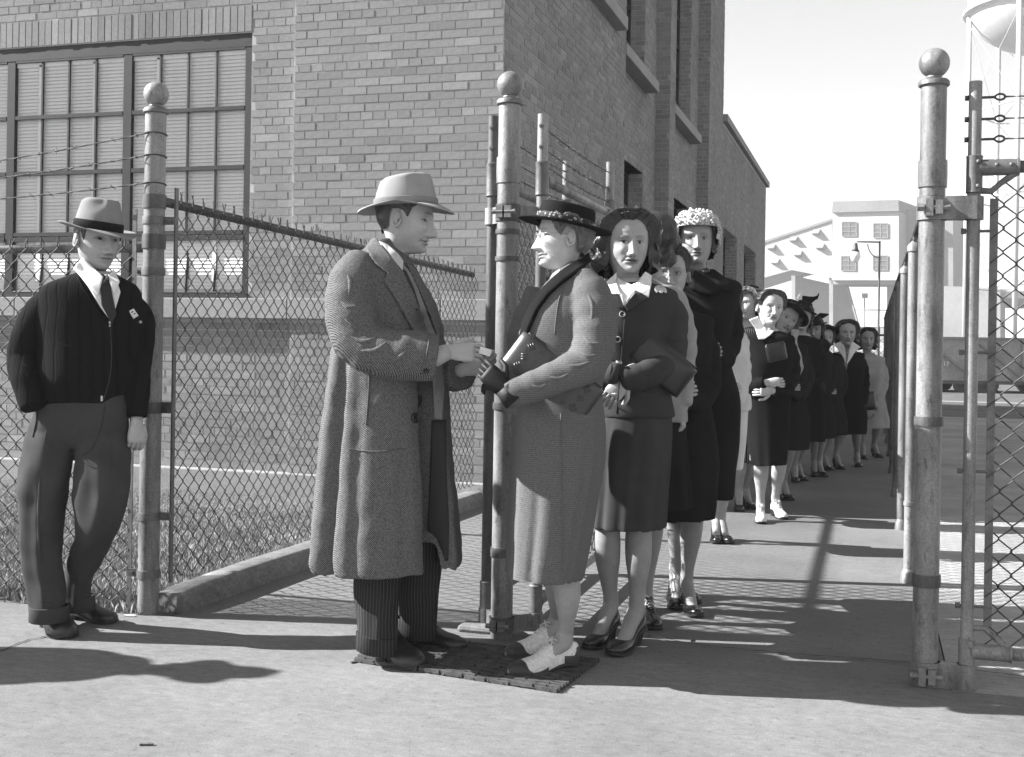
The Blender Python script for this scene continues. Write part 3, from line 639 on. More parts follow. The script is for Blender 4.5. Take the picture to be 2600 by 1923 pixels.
# water tower
D2 = 140.0
wt = thing('water_tower', at(2620, 925, D2), 'tall hazy water tower on slender legs rising over the gate leaf', 'water tower')
tc = at(2662, 40, D2); rad = (2662-2470)/FP*D2
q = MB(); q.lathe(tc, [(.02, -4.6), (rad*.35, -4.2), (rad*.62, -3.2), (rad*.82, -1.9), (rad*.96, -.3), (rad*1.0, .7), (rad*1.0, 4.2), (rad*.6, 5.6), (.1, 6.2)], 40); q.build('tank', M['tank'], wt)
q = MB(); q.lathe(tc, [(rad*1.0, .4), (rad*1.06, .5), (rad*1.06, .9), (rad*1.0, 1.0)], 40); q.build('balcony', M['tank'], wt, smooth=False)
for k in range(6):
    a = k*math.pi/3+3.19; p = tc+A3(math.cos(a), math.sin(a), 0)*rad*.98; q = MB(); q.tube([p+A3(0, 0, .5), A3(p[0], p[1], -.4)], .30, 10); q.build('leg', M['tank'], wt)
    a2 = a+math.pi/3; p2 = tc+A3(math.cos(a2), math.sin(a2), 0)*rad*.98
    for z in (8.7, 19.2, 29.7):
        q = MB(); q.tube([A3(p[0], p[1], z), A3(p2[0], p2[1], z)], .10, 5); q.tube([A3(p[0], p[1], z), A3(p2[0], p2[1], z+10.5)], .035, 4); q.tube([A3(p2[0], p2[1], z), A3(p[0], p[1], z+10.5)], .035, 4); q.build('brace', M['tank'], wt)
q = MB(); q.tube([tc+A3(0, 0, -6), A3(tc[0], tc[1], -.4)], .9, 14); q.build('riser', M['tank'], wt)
# street lamp
D3 = 45.0; b = at(2234, 600, D3); b[2] = -.36
sl_ = thing('street_lamp', b, 'dark street lamp with a bulbous globe on a curved arm', 'street lamp')
tp = at(2234, 612, D3); zt = tp[2]
q = MB(); q.tube([b, b+A3(0, 0, (zt-b[2])*.42), b+A3(0, 0, (zt-b[2])*.43), A3(b[0], b[1], zt)], [.07, .065, .042, .036], 12); q.build('pole', M['lamp_metal'], sl_, auto=40)
e = at(2176, 614, D3); q = MB(); q.tube([A3(b[0], b[1], zt-.05), e], .03, 8); q.tube([at(2234-58*.45*(1-math.cos(t)) if 0 else 2233-30*math.sin(t), 655-38*(1-math.cos(t)), D3) for t in np.linspace(0, 1.5, 8)], .018, 6); q.build('arm', M['lamp_metal'], sl_)
q = MB(); c = at(2172, 632, D3); q.lathe(c, [(.05, .22), (.07, .2), (.1, 0), (.16, -.12)], 16); q.build('lamp_hood', M['lamp_metal'], sl_)
q = MB(); q.lathe(c, [(.155, -.12), (.19, -.25), (.19, -.33), (.12, -.47), (.03, -.52)], 18); q.build('globe', M['globe'], sl_)
# rail cars
def rail_car(u0, u1, D, label):
    z0, z1, zg = .10, 1.62, -.36
    a, c = at(u0, 900, D), at(u1, 900, D); a[2] = c[2] = 0; ux = nrm(c-a); L = np.linalg.norm(c-a); n = np.cross(ux, ZZ)
    if n@FW > 0: n = -n
    t = thing('rail_car', (a+c)/2+A3(0, 0, zg), label, 'rail car', None)
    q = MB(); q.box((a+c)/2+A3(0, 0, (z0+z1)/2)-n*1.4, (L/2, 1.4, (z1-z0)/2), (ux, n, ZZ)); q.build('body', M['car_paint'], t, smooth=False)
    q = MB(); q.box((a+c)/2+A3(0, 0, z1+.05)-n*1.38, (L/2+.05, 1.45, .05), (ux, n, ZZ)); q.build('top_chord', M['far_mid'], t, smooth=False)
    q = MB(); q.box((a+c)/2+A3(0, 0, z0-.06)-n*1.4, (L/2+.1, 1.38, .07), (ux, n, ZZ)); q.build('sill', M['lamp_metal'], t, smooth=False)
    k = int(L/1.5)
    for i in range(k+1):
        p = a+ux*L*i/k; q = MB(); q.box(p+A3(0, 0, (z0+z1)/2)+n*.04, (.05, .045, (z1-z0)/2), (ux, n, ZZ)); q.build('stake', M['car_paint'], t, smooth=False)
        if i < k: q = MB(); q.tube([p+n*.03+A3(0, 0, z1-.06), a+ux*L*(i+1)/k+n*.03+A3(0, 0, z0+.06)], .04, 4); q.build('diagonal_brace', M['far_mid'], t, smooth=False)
    for s_ in (.12, .2, .8, .88):
        for w_ in (.3, 2.4):
            q = MB(); c0 = a+ux*L*s_-n*w_+A3(0, 0, zg+.30); q.lathe(c0, [(.1, -.05), (.30, -.05), (.30, .05), (.1, .05)], 20, (ux, ZZ, n)); q.build('wheel', M['lamp_metal'], t, auto=40)
    return t, a, ux, n
t, a, ux, n = rail_car(2350, 2474, 44, 'dark low gondola rail car with faded white letters on its side')
def text_on(body, p, size, ux, n, parent, mat):
    cu = bpy.data.curves.new('lettering', 'FONT'); cu.body = body; cu.size = size; cu.extrude = .004; cu.resolution_u = 2
    o = bpy.data.objects.new('lettering_tmp', cu); COL.objects.link(o); dg = bpy.context.evaluated_depsgraph_get(); me = bpy.data.meshes.new_from_object(o.evaluated_get(dg)); bpy.data.objects.remove(o)
    m = Matrix(((ux[0], 0, n[0], p[0]), (ux[1], 0, n[1], p[1]), (ux[2], 1, n[2], p[2]), (0, 0, 0, 1))); me.transform(m); me.materials.clear(); me.materials.append(mat)
    o = bpy.data.objects.new('lettering', me); COL.objects.link(o); put(o, parent); return o
p = at(2394, 929, 43.9); text_on('17', A3(p[0], p[1], p[2])+n*.03, .22, ux, n, t, M['white_paint'])
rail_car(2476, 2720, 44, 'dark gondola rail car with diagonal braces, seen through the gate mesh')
# fence across the end of the walk
f5 = thing('mesh_fence', (-.2, 23.4, 0), 'low dark mesh fence closing off the far end of the walkway', 'fence')
tag(chain_mesh((-1.2, 23.4, 0), (1, 0, 0), 1.6, .02, 1.5, r=.004, pitch=.12, sides=3).build('chain_link_mesh', M['wire'], f5), kind='stuff')
for x in (-1.2, .42):
    q = MB(); q.tube([(x, 23.4, -.02), (x, 23.4, 1.6)], .03, 10); q.build('line_post', M['pipe_dark'], f5)
q = MB(); q.tube([(-1.2, 23.4, 1.5), (.42, 23.4, 1.5)], .02, 8); q.build('top_rail', M['pipe_dark'], f5)
# haze
hz = bpy.data.materials.new('thin_haze'); hz.use_nodes = True; ht = hz.node_tree; ht.nodes.clear()
ho = ht.nodes.new('ShaderNodeOutputMaterial'); hv = ht.nodes.new('ShaderNodeVolumePrincipled'); hv.inputs['Color'].default_value = (.95, .95, .95, 1); hv.inputs['Density'].default_value = .0010
hv.inputs['Anisotropy'].default_value = .0; ht.links.new(hv.outputs[0], ho.inputs['Volume'])
q = MB(); q.box((0, 500, 24), (900, 1150, 26)); 
hb = q.build('haze', hz, smooth=False); tag(hb, 'pale smoky haze over the yard', 'haze', kind='stuff')
# ================================================================== FIGURES
TMP = bpy.data.scenes.new('tmp_fuse')
def fuse(mb, voxel, smooth=2, sf=.5, name='part'):
    me = mb.mesh(name); o = bpy.data.objects.new('tmp', me); TMP.collection.objects.link(o)
    r = o.modifiers.new('r', 'REMESH'); r.mode = 'VOXEL'; r.voxel_size = voxel; r.adaptivity = 0
    if smooth: s = o.modifiers.new('s', 'SMOOTH'); s.iterations = smooth; s.factor = sf
    vl = TMP.view_layers[0]; vl.update(); dg = vl.depsgraph; dg.update()
    out = bpy.data.meshes.new_from_object(o.evaluated_get(dg)); bpy.data.objects.remove(o); bpy.data.meshes.remove(me)
    out.name = name; return out
class Wob:   # smooth pseudo noise made of sines
    def __init__(s, seed, freq, n=7, ani=(1, 1, 1)):
        r = np.random.default_rng(seed); k = r.normal(size=(n, 3)); k /= np.linalg.norm(k, axis=1)[:, None]
        s.k = k*freq*r.uniform(.6, 1.5, (n, 1))*np.array(ani); s.p = r.uniform(0, 6.28, n); s.n = n
    def __call__(s, P): return np.sin(P@s.k.T+s.p).sum(1)/math.sqrt(s.n)
def ruffle(me, terms):
    n = len(me.vertices); P = np.empty(n*3); me.vertices.foreach_get('co', P); P = P.reshape(-1, 3)
    N = np.empty(n*3); me.vertices.foreach_get('normal', N); N = N.reshape(-1, 3)
    for amp, seed, freq, ani in terms: P = P+N*(amp*Wob(seed, freq, 7, ani)(P))[:, None]
    me.vertices.foreach_set('co', P.ravel()); me.update()
def cloth(mb, name, mat, parent, voxel=.007, smooth=3, sd=1, terms=None):
    me = fuse(mb, voxel, smooth, .5, name); 
    if terms is None: terms = ((.004, sd, 14, (1, 1, .45)), (.0022, sd+1, 40, (1, 1, .7)))
    ruffle(me, terms); me.materials.clear(); me.materials.append(mat); me.polygons.foreach_set('use_smooth', [True]*len(me.polygons))
    o = bpy.data.objects.new(name, me); COL.objects.link(o); put(o, parent); return o
def cr(rows, n):   # smooth interpolation of rows (Catmull-Rom)
    K = np.asarray(rows, float); m = len(K); t = np.linspace(0, m-1, n); out = []
    for x in t:
        i = min(int(x), m-2); f = x-i; p1, p2 = K[i], K[i+1]; p0 = K[i-1] if i else 2*p1-p2; p3 = K[i+2] if i+2 < m else 2*p2-p1
        out.append(.5*((2*p1)+(p2-p0)*f+(2*p0-5*p1+4*p2-p3)*f*f+(3*p1-p0-3*p2+p3)*f**3))
    return np.array(out)
class Fig:
    def __init__(s, d0, u, v, label, group=None):
        s.d = d0; b = at(u, v, d0); b[2] = 0; s.t = thing('person', b, label, 'person', group); s.body = MB()
    def W(s, u, v, dd=0): return at(u, v, s.d+dd)
    def rows(s, rows, n=40, m=56, p=.85, folds=(), slot=None, grooves=()):
        """rows: (v, uL, uR, half depth m, depth offset m, fold weight) -> rings lofted in the world"""
        K = cr(rows, n); a = np.arange(m)*2*math.pi/m; rings = []
        cx = np.sign(np.cos(a))*np.abs(np.cos(a))**p; cy = np.sign(np.sin(a))*np.abs(np.sin(a))**p
        for i, (v, uL, uR, hd, dd, fw) in enumerate(K):
            D = s.d+dd; c = at((uL+uR)/2, v, D); hw = (uR-uL)/2/FP*D; t = i/(n-1)
            f = np.ones(m)
            for fr, amp, ph, dr in folds: f = f+fw*amp*np.sin(fr*a+ph+dr*t+.5*np.sin(2*a+ph))
            for a0, wd, dep, t0, dr in grooves: f = f-dep*float(sm(t0, min(1, t0+.35), t))*np.exp(-((((a-a0-dr*(t-t0)+math.pi) % (2*math.pi))-math.pi)/wd)**2)
            if slot is not None:
                a0, wd, dep, t0 = slot
                if t > t0: f = f*(1-dep*np.exp(-(((a-a0+math.pi) % (2*math.pi)-math.pi)/wd)**4))
            rings.append(c+(hw*cx*f)[:, None]*RT+(hd*cy*f)[:, None]*FW)
        return np.array(rings)
def frame(yaw, pitch=0, tilt=0):
    y, p, t = (math.radians(q) for q in (yaw, pitch, tilt))
    f = -FW*math.cos(y)+R0*math.sin(y); r = R0*math.cos(y)+FW*math.sin(y); u = ZZ.copy()
    f, u = f*math.cos(p)+u*math.sin(p), u*math.cos(p)-f*math.sin(p)
    r, u = r*math.cos(t)-u*math.sin(t), u*math.cos(t)+r*math.sin(t)      # positive tilt leans the crown to image right (for yaw 0)
    return r, f, u
# head slices: z, half width, front, back, front taper
HS = np.array([(.1195, .012, .012, -.020, 0), (.117, .026, .030, -.042, 0), (.108, .046, .054, -.068, 0), (.092, .061, .071, -.086, 0), (.07, .0705, .083, -.096, .02), (.045, .075, .090, -.101, .04), (.02, .0755, .0915, -.101, .05),
    (0, .0745, .0890, -.097, .06), (-.02, .0725, .0885, -.088, .08), (-.04, .0690, .0885, -.076, .12), (-.058, .0650, .0880, -.064, .17), (-.075, .0590, .0868, -.056, .23), (-.09, .0525, .0855, -.052, .30), (-.101, .0475, .083, -.052, .40), (-.109, .0450, .078, -.053, .52), (-.1140, .0440, .068, -.054, .55), (-.1165, .0438, .050, -.055, .30), (-.120, .0440, .030, -.056, .1), (-.135, .0450, .022, -.060, 0), (-.165, .0465, .026, -.064, 0), (-.19, .054, .034, -.070, 0)])
def hs(z): return [np.interp(-z, -HS[:, 0], HS[:, i]) for i in range(1, 5)]
class Head:
    def __init__(s, fig, c, yaw, pitch=0, tilt=0, sc=1.0, male=False, smile=0., skin=.40, brow=.10, lips=.20, res=1., age=0., wide=1., eye_open=1., iris=.04, neck_to=None, nose=1.0, mouth=1.0, seed=0):
        s.c = np.asarray(c, float); s.ax = frame(yaw, pitch, tilt); s.sc = sc; s.wide = wide; r_, f_, u_ = s.ax
        z1 = np.arange(.1195, .062, -.006/res); z2 = np.arange(.062, -.004, -.0026/res); z3 = np.arange(-.004, -.122, -.0027/res); z4 = np.arange(-.122, -.20, -.008)
        zs = np.concatenate([z1, z2, z3, z4]); nc = int(112*res)//2*2
        q = np.linspace(-1, 1, nc, endpoint=False); a = math.pi*(.5*q+.5*q**3)          # denser at the front
        A, Z = np.meshgrid(a, zs); w, yf, yb, tp = [np.interp(-Z, -HS[:, 0], HS[:, i]) for i in range(1, 5)]
        ca, sa = np.cos(A), np.sin(A); fr = np.maximum(0, ca)
        X = w*np.sign(sa)*np.abs(sa)**.93*(1-tp*fr)*wide; Y = np.where(ca > 0, yf*np.abs(ca)**.86, -np.abs(yb)*np.abs(ca)**.9)
        front = sm(.15, .6, ca); ax_ = np.abs(X)
        g = lambda x0, sx, z0, sz: np.exp(-((ax_-x0)/sx)**2-((Z-z0)/sz)**2)
        gc = lambda sx, z0, sz: np.exp(-(X/sx)**2-((Z-z0)/sz)**2)
        F = -.0150*g(.031, .018, .003, .012)+.0095*g(.032, .0130, -.001, .0090)                # sockets, eyeballs
        F += .0025*g(.032, .013, .0085, .003)-.0025*g(.032, .013, .0125, .0025)               # lid fold
        F += (.0055 if male else .003)*g(.026, .022, .022, .008)                               # brow ridge
        br = np.interp(-Z, [-.022, -.008, .015, .036, .046, .0535, .058], [0, .008, .014, .0245, .0285, .019, 0])*nose
        bw = np.interp(-Z, [-.02, 0, .03, .046, .055], [.0095, .0085, .0105, .0145, .0150])*(1.12 if male else 1)
        F += br*np.exp(-(np.abs(X)/bw)**2.3)*(1.12 if male else 1.0)
        F += .0085*nose*g(.0150, .0058, -.0475, .0068)-.004*g(.0070, .0038, -.0555, .003)          # wings, nostrils
        F += (.0045+.006*smile)*g(.041, .017, -.034+.008*smile, .016)-.003*g(.050, .012, -.066, .016)                           # cheeks
        mw = .0255*mouth*(1+.20*smile); zc = -.0725+smile*.10*np.maximum(0, ax_-.006)*1.6               # mouth line, corners rise
        F += .0065*np.exp(-(ax_/(mw*.85))**4)*np.exp(-((Z-zc-.0062)/.0042)**2)+.0070*np.exp(-(ax_/(mw*.75))**4)*np.exp(-((Z-zc+.0065)/.0045)**2)
        F += -.0055*np.exp(-(ax_/mw)**4)*np.exp(-((Z-zc)/.0018)**2)-.0025*g(mw+.002, .006, -.0725+smile*.003, .008)
        F += -.0022*gc(.004, -.0625, .005)-.004*gc(.02, -.0875, .006)+.0075*gc(.019, -.103, .011)      # philtrum, fold, chin
        fold = np.exp(-((ax_-(.018+.55*(-.052-Z)))/.0045)**2)*sm(-.085, -.07, Z)*sm(-.042, -.055, Z)
        F += -(.0016+.004*age+.004*smile)*fold
        Y = Y+F*front
        col = np.full(X.shape, skin)
        fm = front
        if True:
            ez = .0008+.0006; ey = ((ax_-.0325)/.0160)**2+((Z-ez)/(.0066*eye_open))**2
            white = sm(1.15, .85, ey)*fm; col = col*(1-white)+min(.55, skin*1.25)*white
            ir = sm(1.15, .85, ((ax_-.032)**2+(Z-ez)**2)/.0064**2)*white; col = col*(1-ir)+iris*ir
            lid = np.exp(-((Z-ez-.0062*eye_open+16*(ax_-.032)**2)/.0019)**2)*np.exp(-((ax_-.033)/.0165)**4)*fm; col *= 1-.88*lid
            lidb = np.exp(-((Z-ez+.0060*eye_open-10*(ax_-.032)**2)/.0014)**2)*np.exp(-((ax_-.033)/.014)**4)*fm; col *= 1-.40*lidb
            sh = g(.032, .02, .004, .012)*fm; col *= 1-.16*sh  # eyelid shade painted into the skin colour
        bz = .0215+.004*np.sin((ax_-.012)/.036*2.6); bt = .0042 if male else .0026
        b_ = np.exp(-((Z-bz)/bt)**2)*sm(.010, .016, ax_)*sm(.056, .044, ax_)*fm; col = col*(1-.72*b_)+brow*.72*b_
        lp = np.exp(-(ax_/(mw*.95))**6)*(sm(-.0125, -.009, Z-zc+6*ax_**2*0)*sm(.0105-.16*ax_, .0080-.16*ax_, Z-zc))*fm; lv = min(lips, skin*.8); lk = .35 if male else .75
        col = col*(1-lk*lp)+lv*lk*lp; ml = np.exp(-(ax_/mw)**6)*np.exp(-((Z-zc)/.0015)**2)*fm; col *= 1-.8*ml
        col *= 1-.75*g(.0065, .0042, -.0555, .0028)*fm
        if male: col *= 1-.13*sm(-.045, -.07, Z)*sm(-.2, .3, ca)                            # beard shadow
        s.X, s.Y, s.Z, s.A = X, Y, Z, A
        P = s.w(np.stack([X, Y, Z], -1).reshape(-1, 3)).reshape(X.shape+(3,))
        if neck_to is not None:     # bend the neck rows towards the body
            wt = sm(-.118, -.195, Z)[..., None]; P = P+wt*(np.asarray(neck_to)-s.w(A3(0, -.012, -.19)))
        fig.body.loft(P, True, True, True, col)
        for sd in (-1, 1):                                                                      # ears
            e = lambda x, y, z: s.w(A3(sd*x*wide, y, z))
            path = [e(.0790+.008*math.sin(t/2)**2, -.008-.0155*math.sin(t), -.006+.029*math.cos(t)) for t in np.linspace(-.3, 4.6, 16)]
            fig.body.tube(path, [.0048]*16, 7, col=skin*.95)
            fig.body.sphere(e(.0785, -.010, -.006), (.0115*sc, .0150*sc, .028*sc), 12, 8, s.ax, col=skin*.86); fig.body.sphere(e(.0850, -.003, -.012), (.003*sc, .004*sc, .008*sc), 8, 6, s.ax, col=skin*.45)
            fig.body.sphere(e(.0765, -.006, -.034), (.006*sc, .008*sc, .010*sc), 8, 6, s.ax, col=skin*.95)
    def w(s, L):
        L = np.asarray(L, float); return s.c+s.sc*(L[..., 0:1]*s.ax[0]+L[..., 1:2]*s.ax[1]+L[..., 2:3]*s.ax[2]) if L.ndim > 1 else s.c+s.sc*(L[0]*s.ax[0]+L[1]*s.ax[1]+L[2]*s.ax[2])
    def surf(s, a, z, off=0):   # point off the scalp: azimuth 0 front, +-pi back
        w, yf, yb, tp = hs(z); ca, sa = math.cos(a), math.sin(a); fr = max(0, ca)
        x = w*math.copysign(abs(sa)**.93, sa)*s.wide*(1-tp*fr); y = yf*abs(ca)**.86 if ca > 0 else -abs(yb)*abs(ca)**.9
        n = nrm(A3(x/.0058, (y+.005)/.0092, max(0, z)/.0125)); return s.w(A3(x, y, z)+n*off)
    def shell(s, mask, off, fig, name, mat, seed=0, bumps=.003, zt=.13):
        """a cap that follows the scalp where mask(azimuth, z) is true"""
        rr = np.random.default_rng(seed); mb = MB(); na, nz = 56, 34; zs = np.linspace(.1195, -.16, nz); V = []; ok = []
        for z in zs:
            for k in range(na):
                a = -math.pi+2*math.pi*k/na; o = off(a, z) if callable(off) else off
                V.append(s.surf(a, z, o+bumps*math.sin(a*23+z*60+math.sin(z*90+a*5))+rr.uniform(-.4, .4)*bumps)); ok.append(mask(a, z))
        f = []
        for i in range(nz-1):
            for k in range(na):
                q = (i*na+k, i*na+(k+1) % na, (i+1)*na+(k+1) % na, (i+1)*na+k)
                if all(ok[j] for j in q): f.append(q)
        V.append(s.w(A3(0, 0, .122+(off(0, .12) if callable(off) else off))))
        if ok[0]: f += [(len(V)-1, k, (k+1) % na) for k in range(na)]
        mb.add(V, f); return mb
def hair_cap(h, hl, low, seed=1, cols=150, rows=34, thick=(.012, .020, .010), wave=.004, nw=3.0, lump=.004, fly=90, part=.5):
    """combed hair: hl = hairline [(|azimuth|, z)], low = length [(|azimuth|, z)] (same list form); thickness at crown, sides, ends"""
    r = np.random.default_rng(seed); mb = MB(); ca = np.array(sorted(hl)); 
    col_j = r.uniform(-1, 1, cols); col_j = (col_j+np.roll(col_j, 1))/2; G = np.zeros((rows, cols, 3))
    def P(a, t, ex=0.):
        aa = abs(rig(a)); zl = np.interp(aa, ca[:, 0], ca[:, 1])+.0035*math.sin(a*7+seed)+.002*math.sin(a*17+2*seed); z = .119-(.119-zl)*(t**.85)
        side = float(sm(.7, 1.3, aa)); th = thick[0]+(thick[1]-thick[0])*math.sin(math.pi*min(1, t*.9))*1.0+(thick[2]-thick[0])*t*side
        edge = 1-(1-.06)*float(sm(.58 if zl > .0 else .9, 1, t))*(1-side*.75)
        wv = wave*math.sin(6.283*nw*t+1.3*math.sin(2*a+part)+.6*a)*float(sm(.05, .3, t)); lp = lump*math.sin(a*9+4*math.sin(t*5+a))*float(sm(.45, 1, t))*side
        af = .10+.90*float(sm(.0, .42, aa-np.interp(z, [-.13, 0, .035, .066, .083], [1.12, 1.10, .96, .60, .0]))) if z < .079 else 1
        off = (th+wv+lp)*edge*af+ex; sw = .30*math.sin(math.pi*t)*(1 if rig(a) > part-.5 else -1)*(1-side)*.5; zz = max(z, -.045)
        return h.surf(a+sw, min(zz, .1185), off)+h.ax[2]*((z-zz)*h.sc)
    for j in range(cols):
        a = -math.pi+2*math.pi*j/cols
        for i in range(rows):
            t = i/(rows-1); G[i, j] = P(a, t, .0016*col_j[j]+.0012*math.sin(a*46+5*math.sin(t*4)))
    mb.loft(G, True, True, False)
    rr = random.Random(seed)
    for k in range(fly):
        a = rr.uniform(-math.pi, math.pi); t0 = rr.uniform(.15, .6); t1 = min(1.0, t0+rr.uniform(.2, .5)); e = rr.uniform(.0, .004); da = rr.uniform(-.08, .08)
        mb.tube([P(a+da*s, t0+(t1-t0)*s, e*math.sin(3*s)+.001) for s in np.linspace(0, 1, 7)], .0009, 3)
    return mb
def rig(a): return (a+math.pi) % (2*math.pi)-math.pi
def locks(h, mb, n, az, z0, z1, puff, wave=(.05, .010, 2.0), r=.0075, curl=.0, seed=1, side=5, turn=0.0):
    """tubes of hair from height z0 to z1 around the azimuth range az"""
    R_ = random.Random(seed)
    for i in range(n):
        a0 = az[0]+(az[1]-az[0])*(i+R_.random())/n; zs, ze = z0+R_.uniform(-.012, .012), z1+R_.uniform(-.018, .018); ph = R_.uniform(-.7, .7)+a0*1.5; P = []; rr = []
        m = 18
        for k in range(m):
            t = k/(m-1); z = zs+(ze-zs)*t; a = a0+wave[0]*math.sin(6.28*wave[2]*t+ph)+turn*t*(1 if a0 > 0 else -1); th = puff[0]+(puff[1]-puff[0])*t**.8+puff[2]*math.sin(math.pi*t)
            zz = max(-.115, min(.117, z)); P0 = h.surf(a, zz, th+wave[1]*math.sin(6.28*wave[2]*t+ph+1.2)+R_.uniform(-.0015, .0015)); P0 = P0+h.ax[2]*(z-zz)*h.sc; P.append(P0)
            rr.append(r*(.55+.9*math.sin(math.pi*min(1, .15+t*.8)))*R_.uniform(.85, 1.15))
        if curl:
            c = P[-1]; out = nrm(c-h.w(A3(0, -.01, (ze)))); sdv = np.cross(h.ax[2], out)*(1 if R_.random() > .5 else -1)
            for k in range(1, 11):
                t = k*.75; P.append(c+(sdv*math.sin(t)+out*(math.cos(t)-1)*.6)*curl+h.ax[2]*(-.0015*k)); rr.append(r*.8)
        mb.tube(P, rr, side, True)
def hand(mb, wr, D, N, side=1, curl=(.5, .6, .4), s=1., col=.40, thumb=(.6, .7, -.25), spread=.05, tcurl=.35):
    D = nrm(D); N = nrm(np.asarray(N, float)-D*(np.asarray(N, float)@D)); B = np.cross(D, N)*side; wr = np.asarray(wr, float)
    L = [(-.02, .024, .019), (0, .025, .018), (.03, .034, .017), (.06, .040, .0155), (.085, .041, .0135), (.098, .037, .010)]
    rings = []
    for x, b, n in L:
        a = np.arange(14)*2*math.pi/14; rings.append([wr+s*(D*x+B*(b*math.cos(t))+N*(n*math.sin(t))) for t in a])
    mb.loft(rings, True, True, True, col)
    for i, (o, l) in enumerate(((.029, .074), (.010, .082), (-.0095, .076), (-.028, .060))):
        p = wr+s*(D*.088+B*o+N*.001); d = nrm(D+B*(spread*(1.5-i)/1.5*.6)); P = [p-d*.02*s, p]; n_ = N
        ang = 0
        for ph, fr in enumerate((.45, .31, .24)):
            ang += curl[ph]*(1+.08*i)
            dd = d*math.cos(ang)-N*math.sin(ang); P.append(P[-1]+dd*l*fr*s*.5); P.append(P[-1]+dd*l*fr*s*.5)
        P.append(P[-1]+dd*.004*s); r = np.array([.0092, .0095, .0090, .0088, .0085, .0080, .0074, .0066, .003])*s*(1 if i < 3 else .88)
        mb.tube(P, r[:len(P)], 9, True, col=col)
    p = wr+s*(D*.022+B*.026-N*.004); d = nrm(D*thumb[0]+B*thumb[1]+N*thumb[2]); e = nrm(D*.9+B*.15+N*(thumb[2]-tcurl)); P = [p, p+d*.028*s, p+d*.05*s, p+d*.05*s+e*.02*s, p+d*.05*s+e*.042*s, p+d*.05*s+e*.046*s]
    mb.tube(P, np.array([.014, .0125, .0105, .0105, .0085, .004])*s, 9, True, col=col)
SHOE_W = [(0, .024), (.04, .031), (.12, .035), (.3, .033), (.45, .036), (.66, .047), (.8, .045), (.9, .037), (.97, .022), (1, .008)]
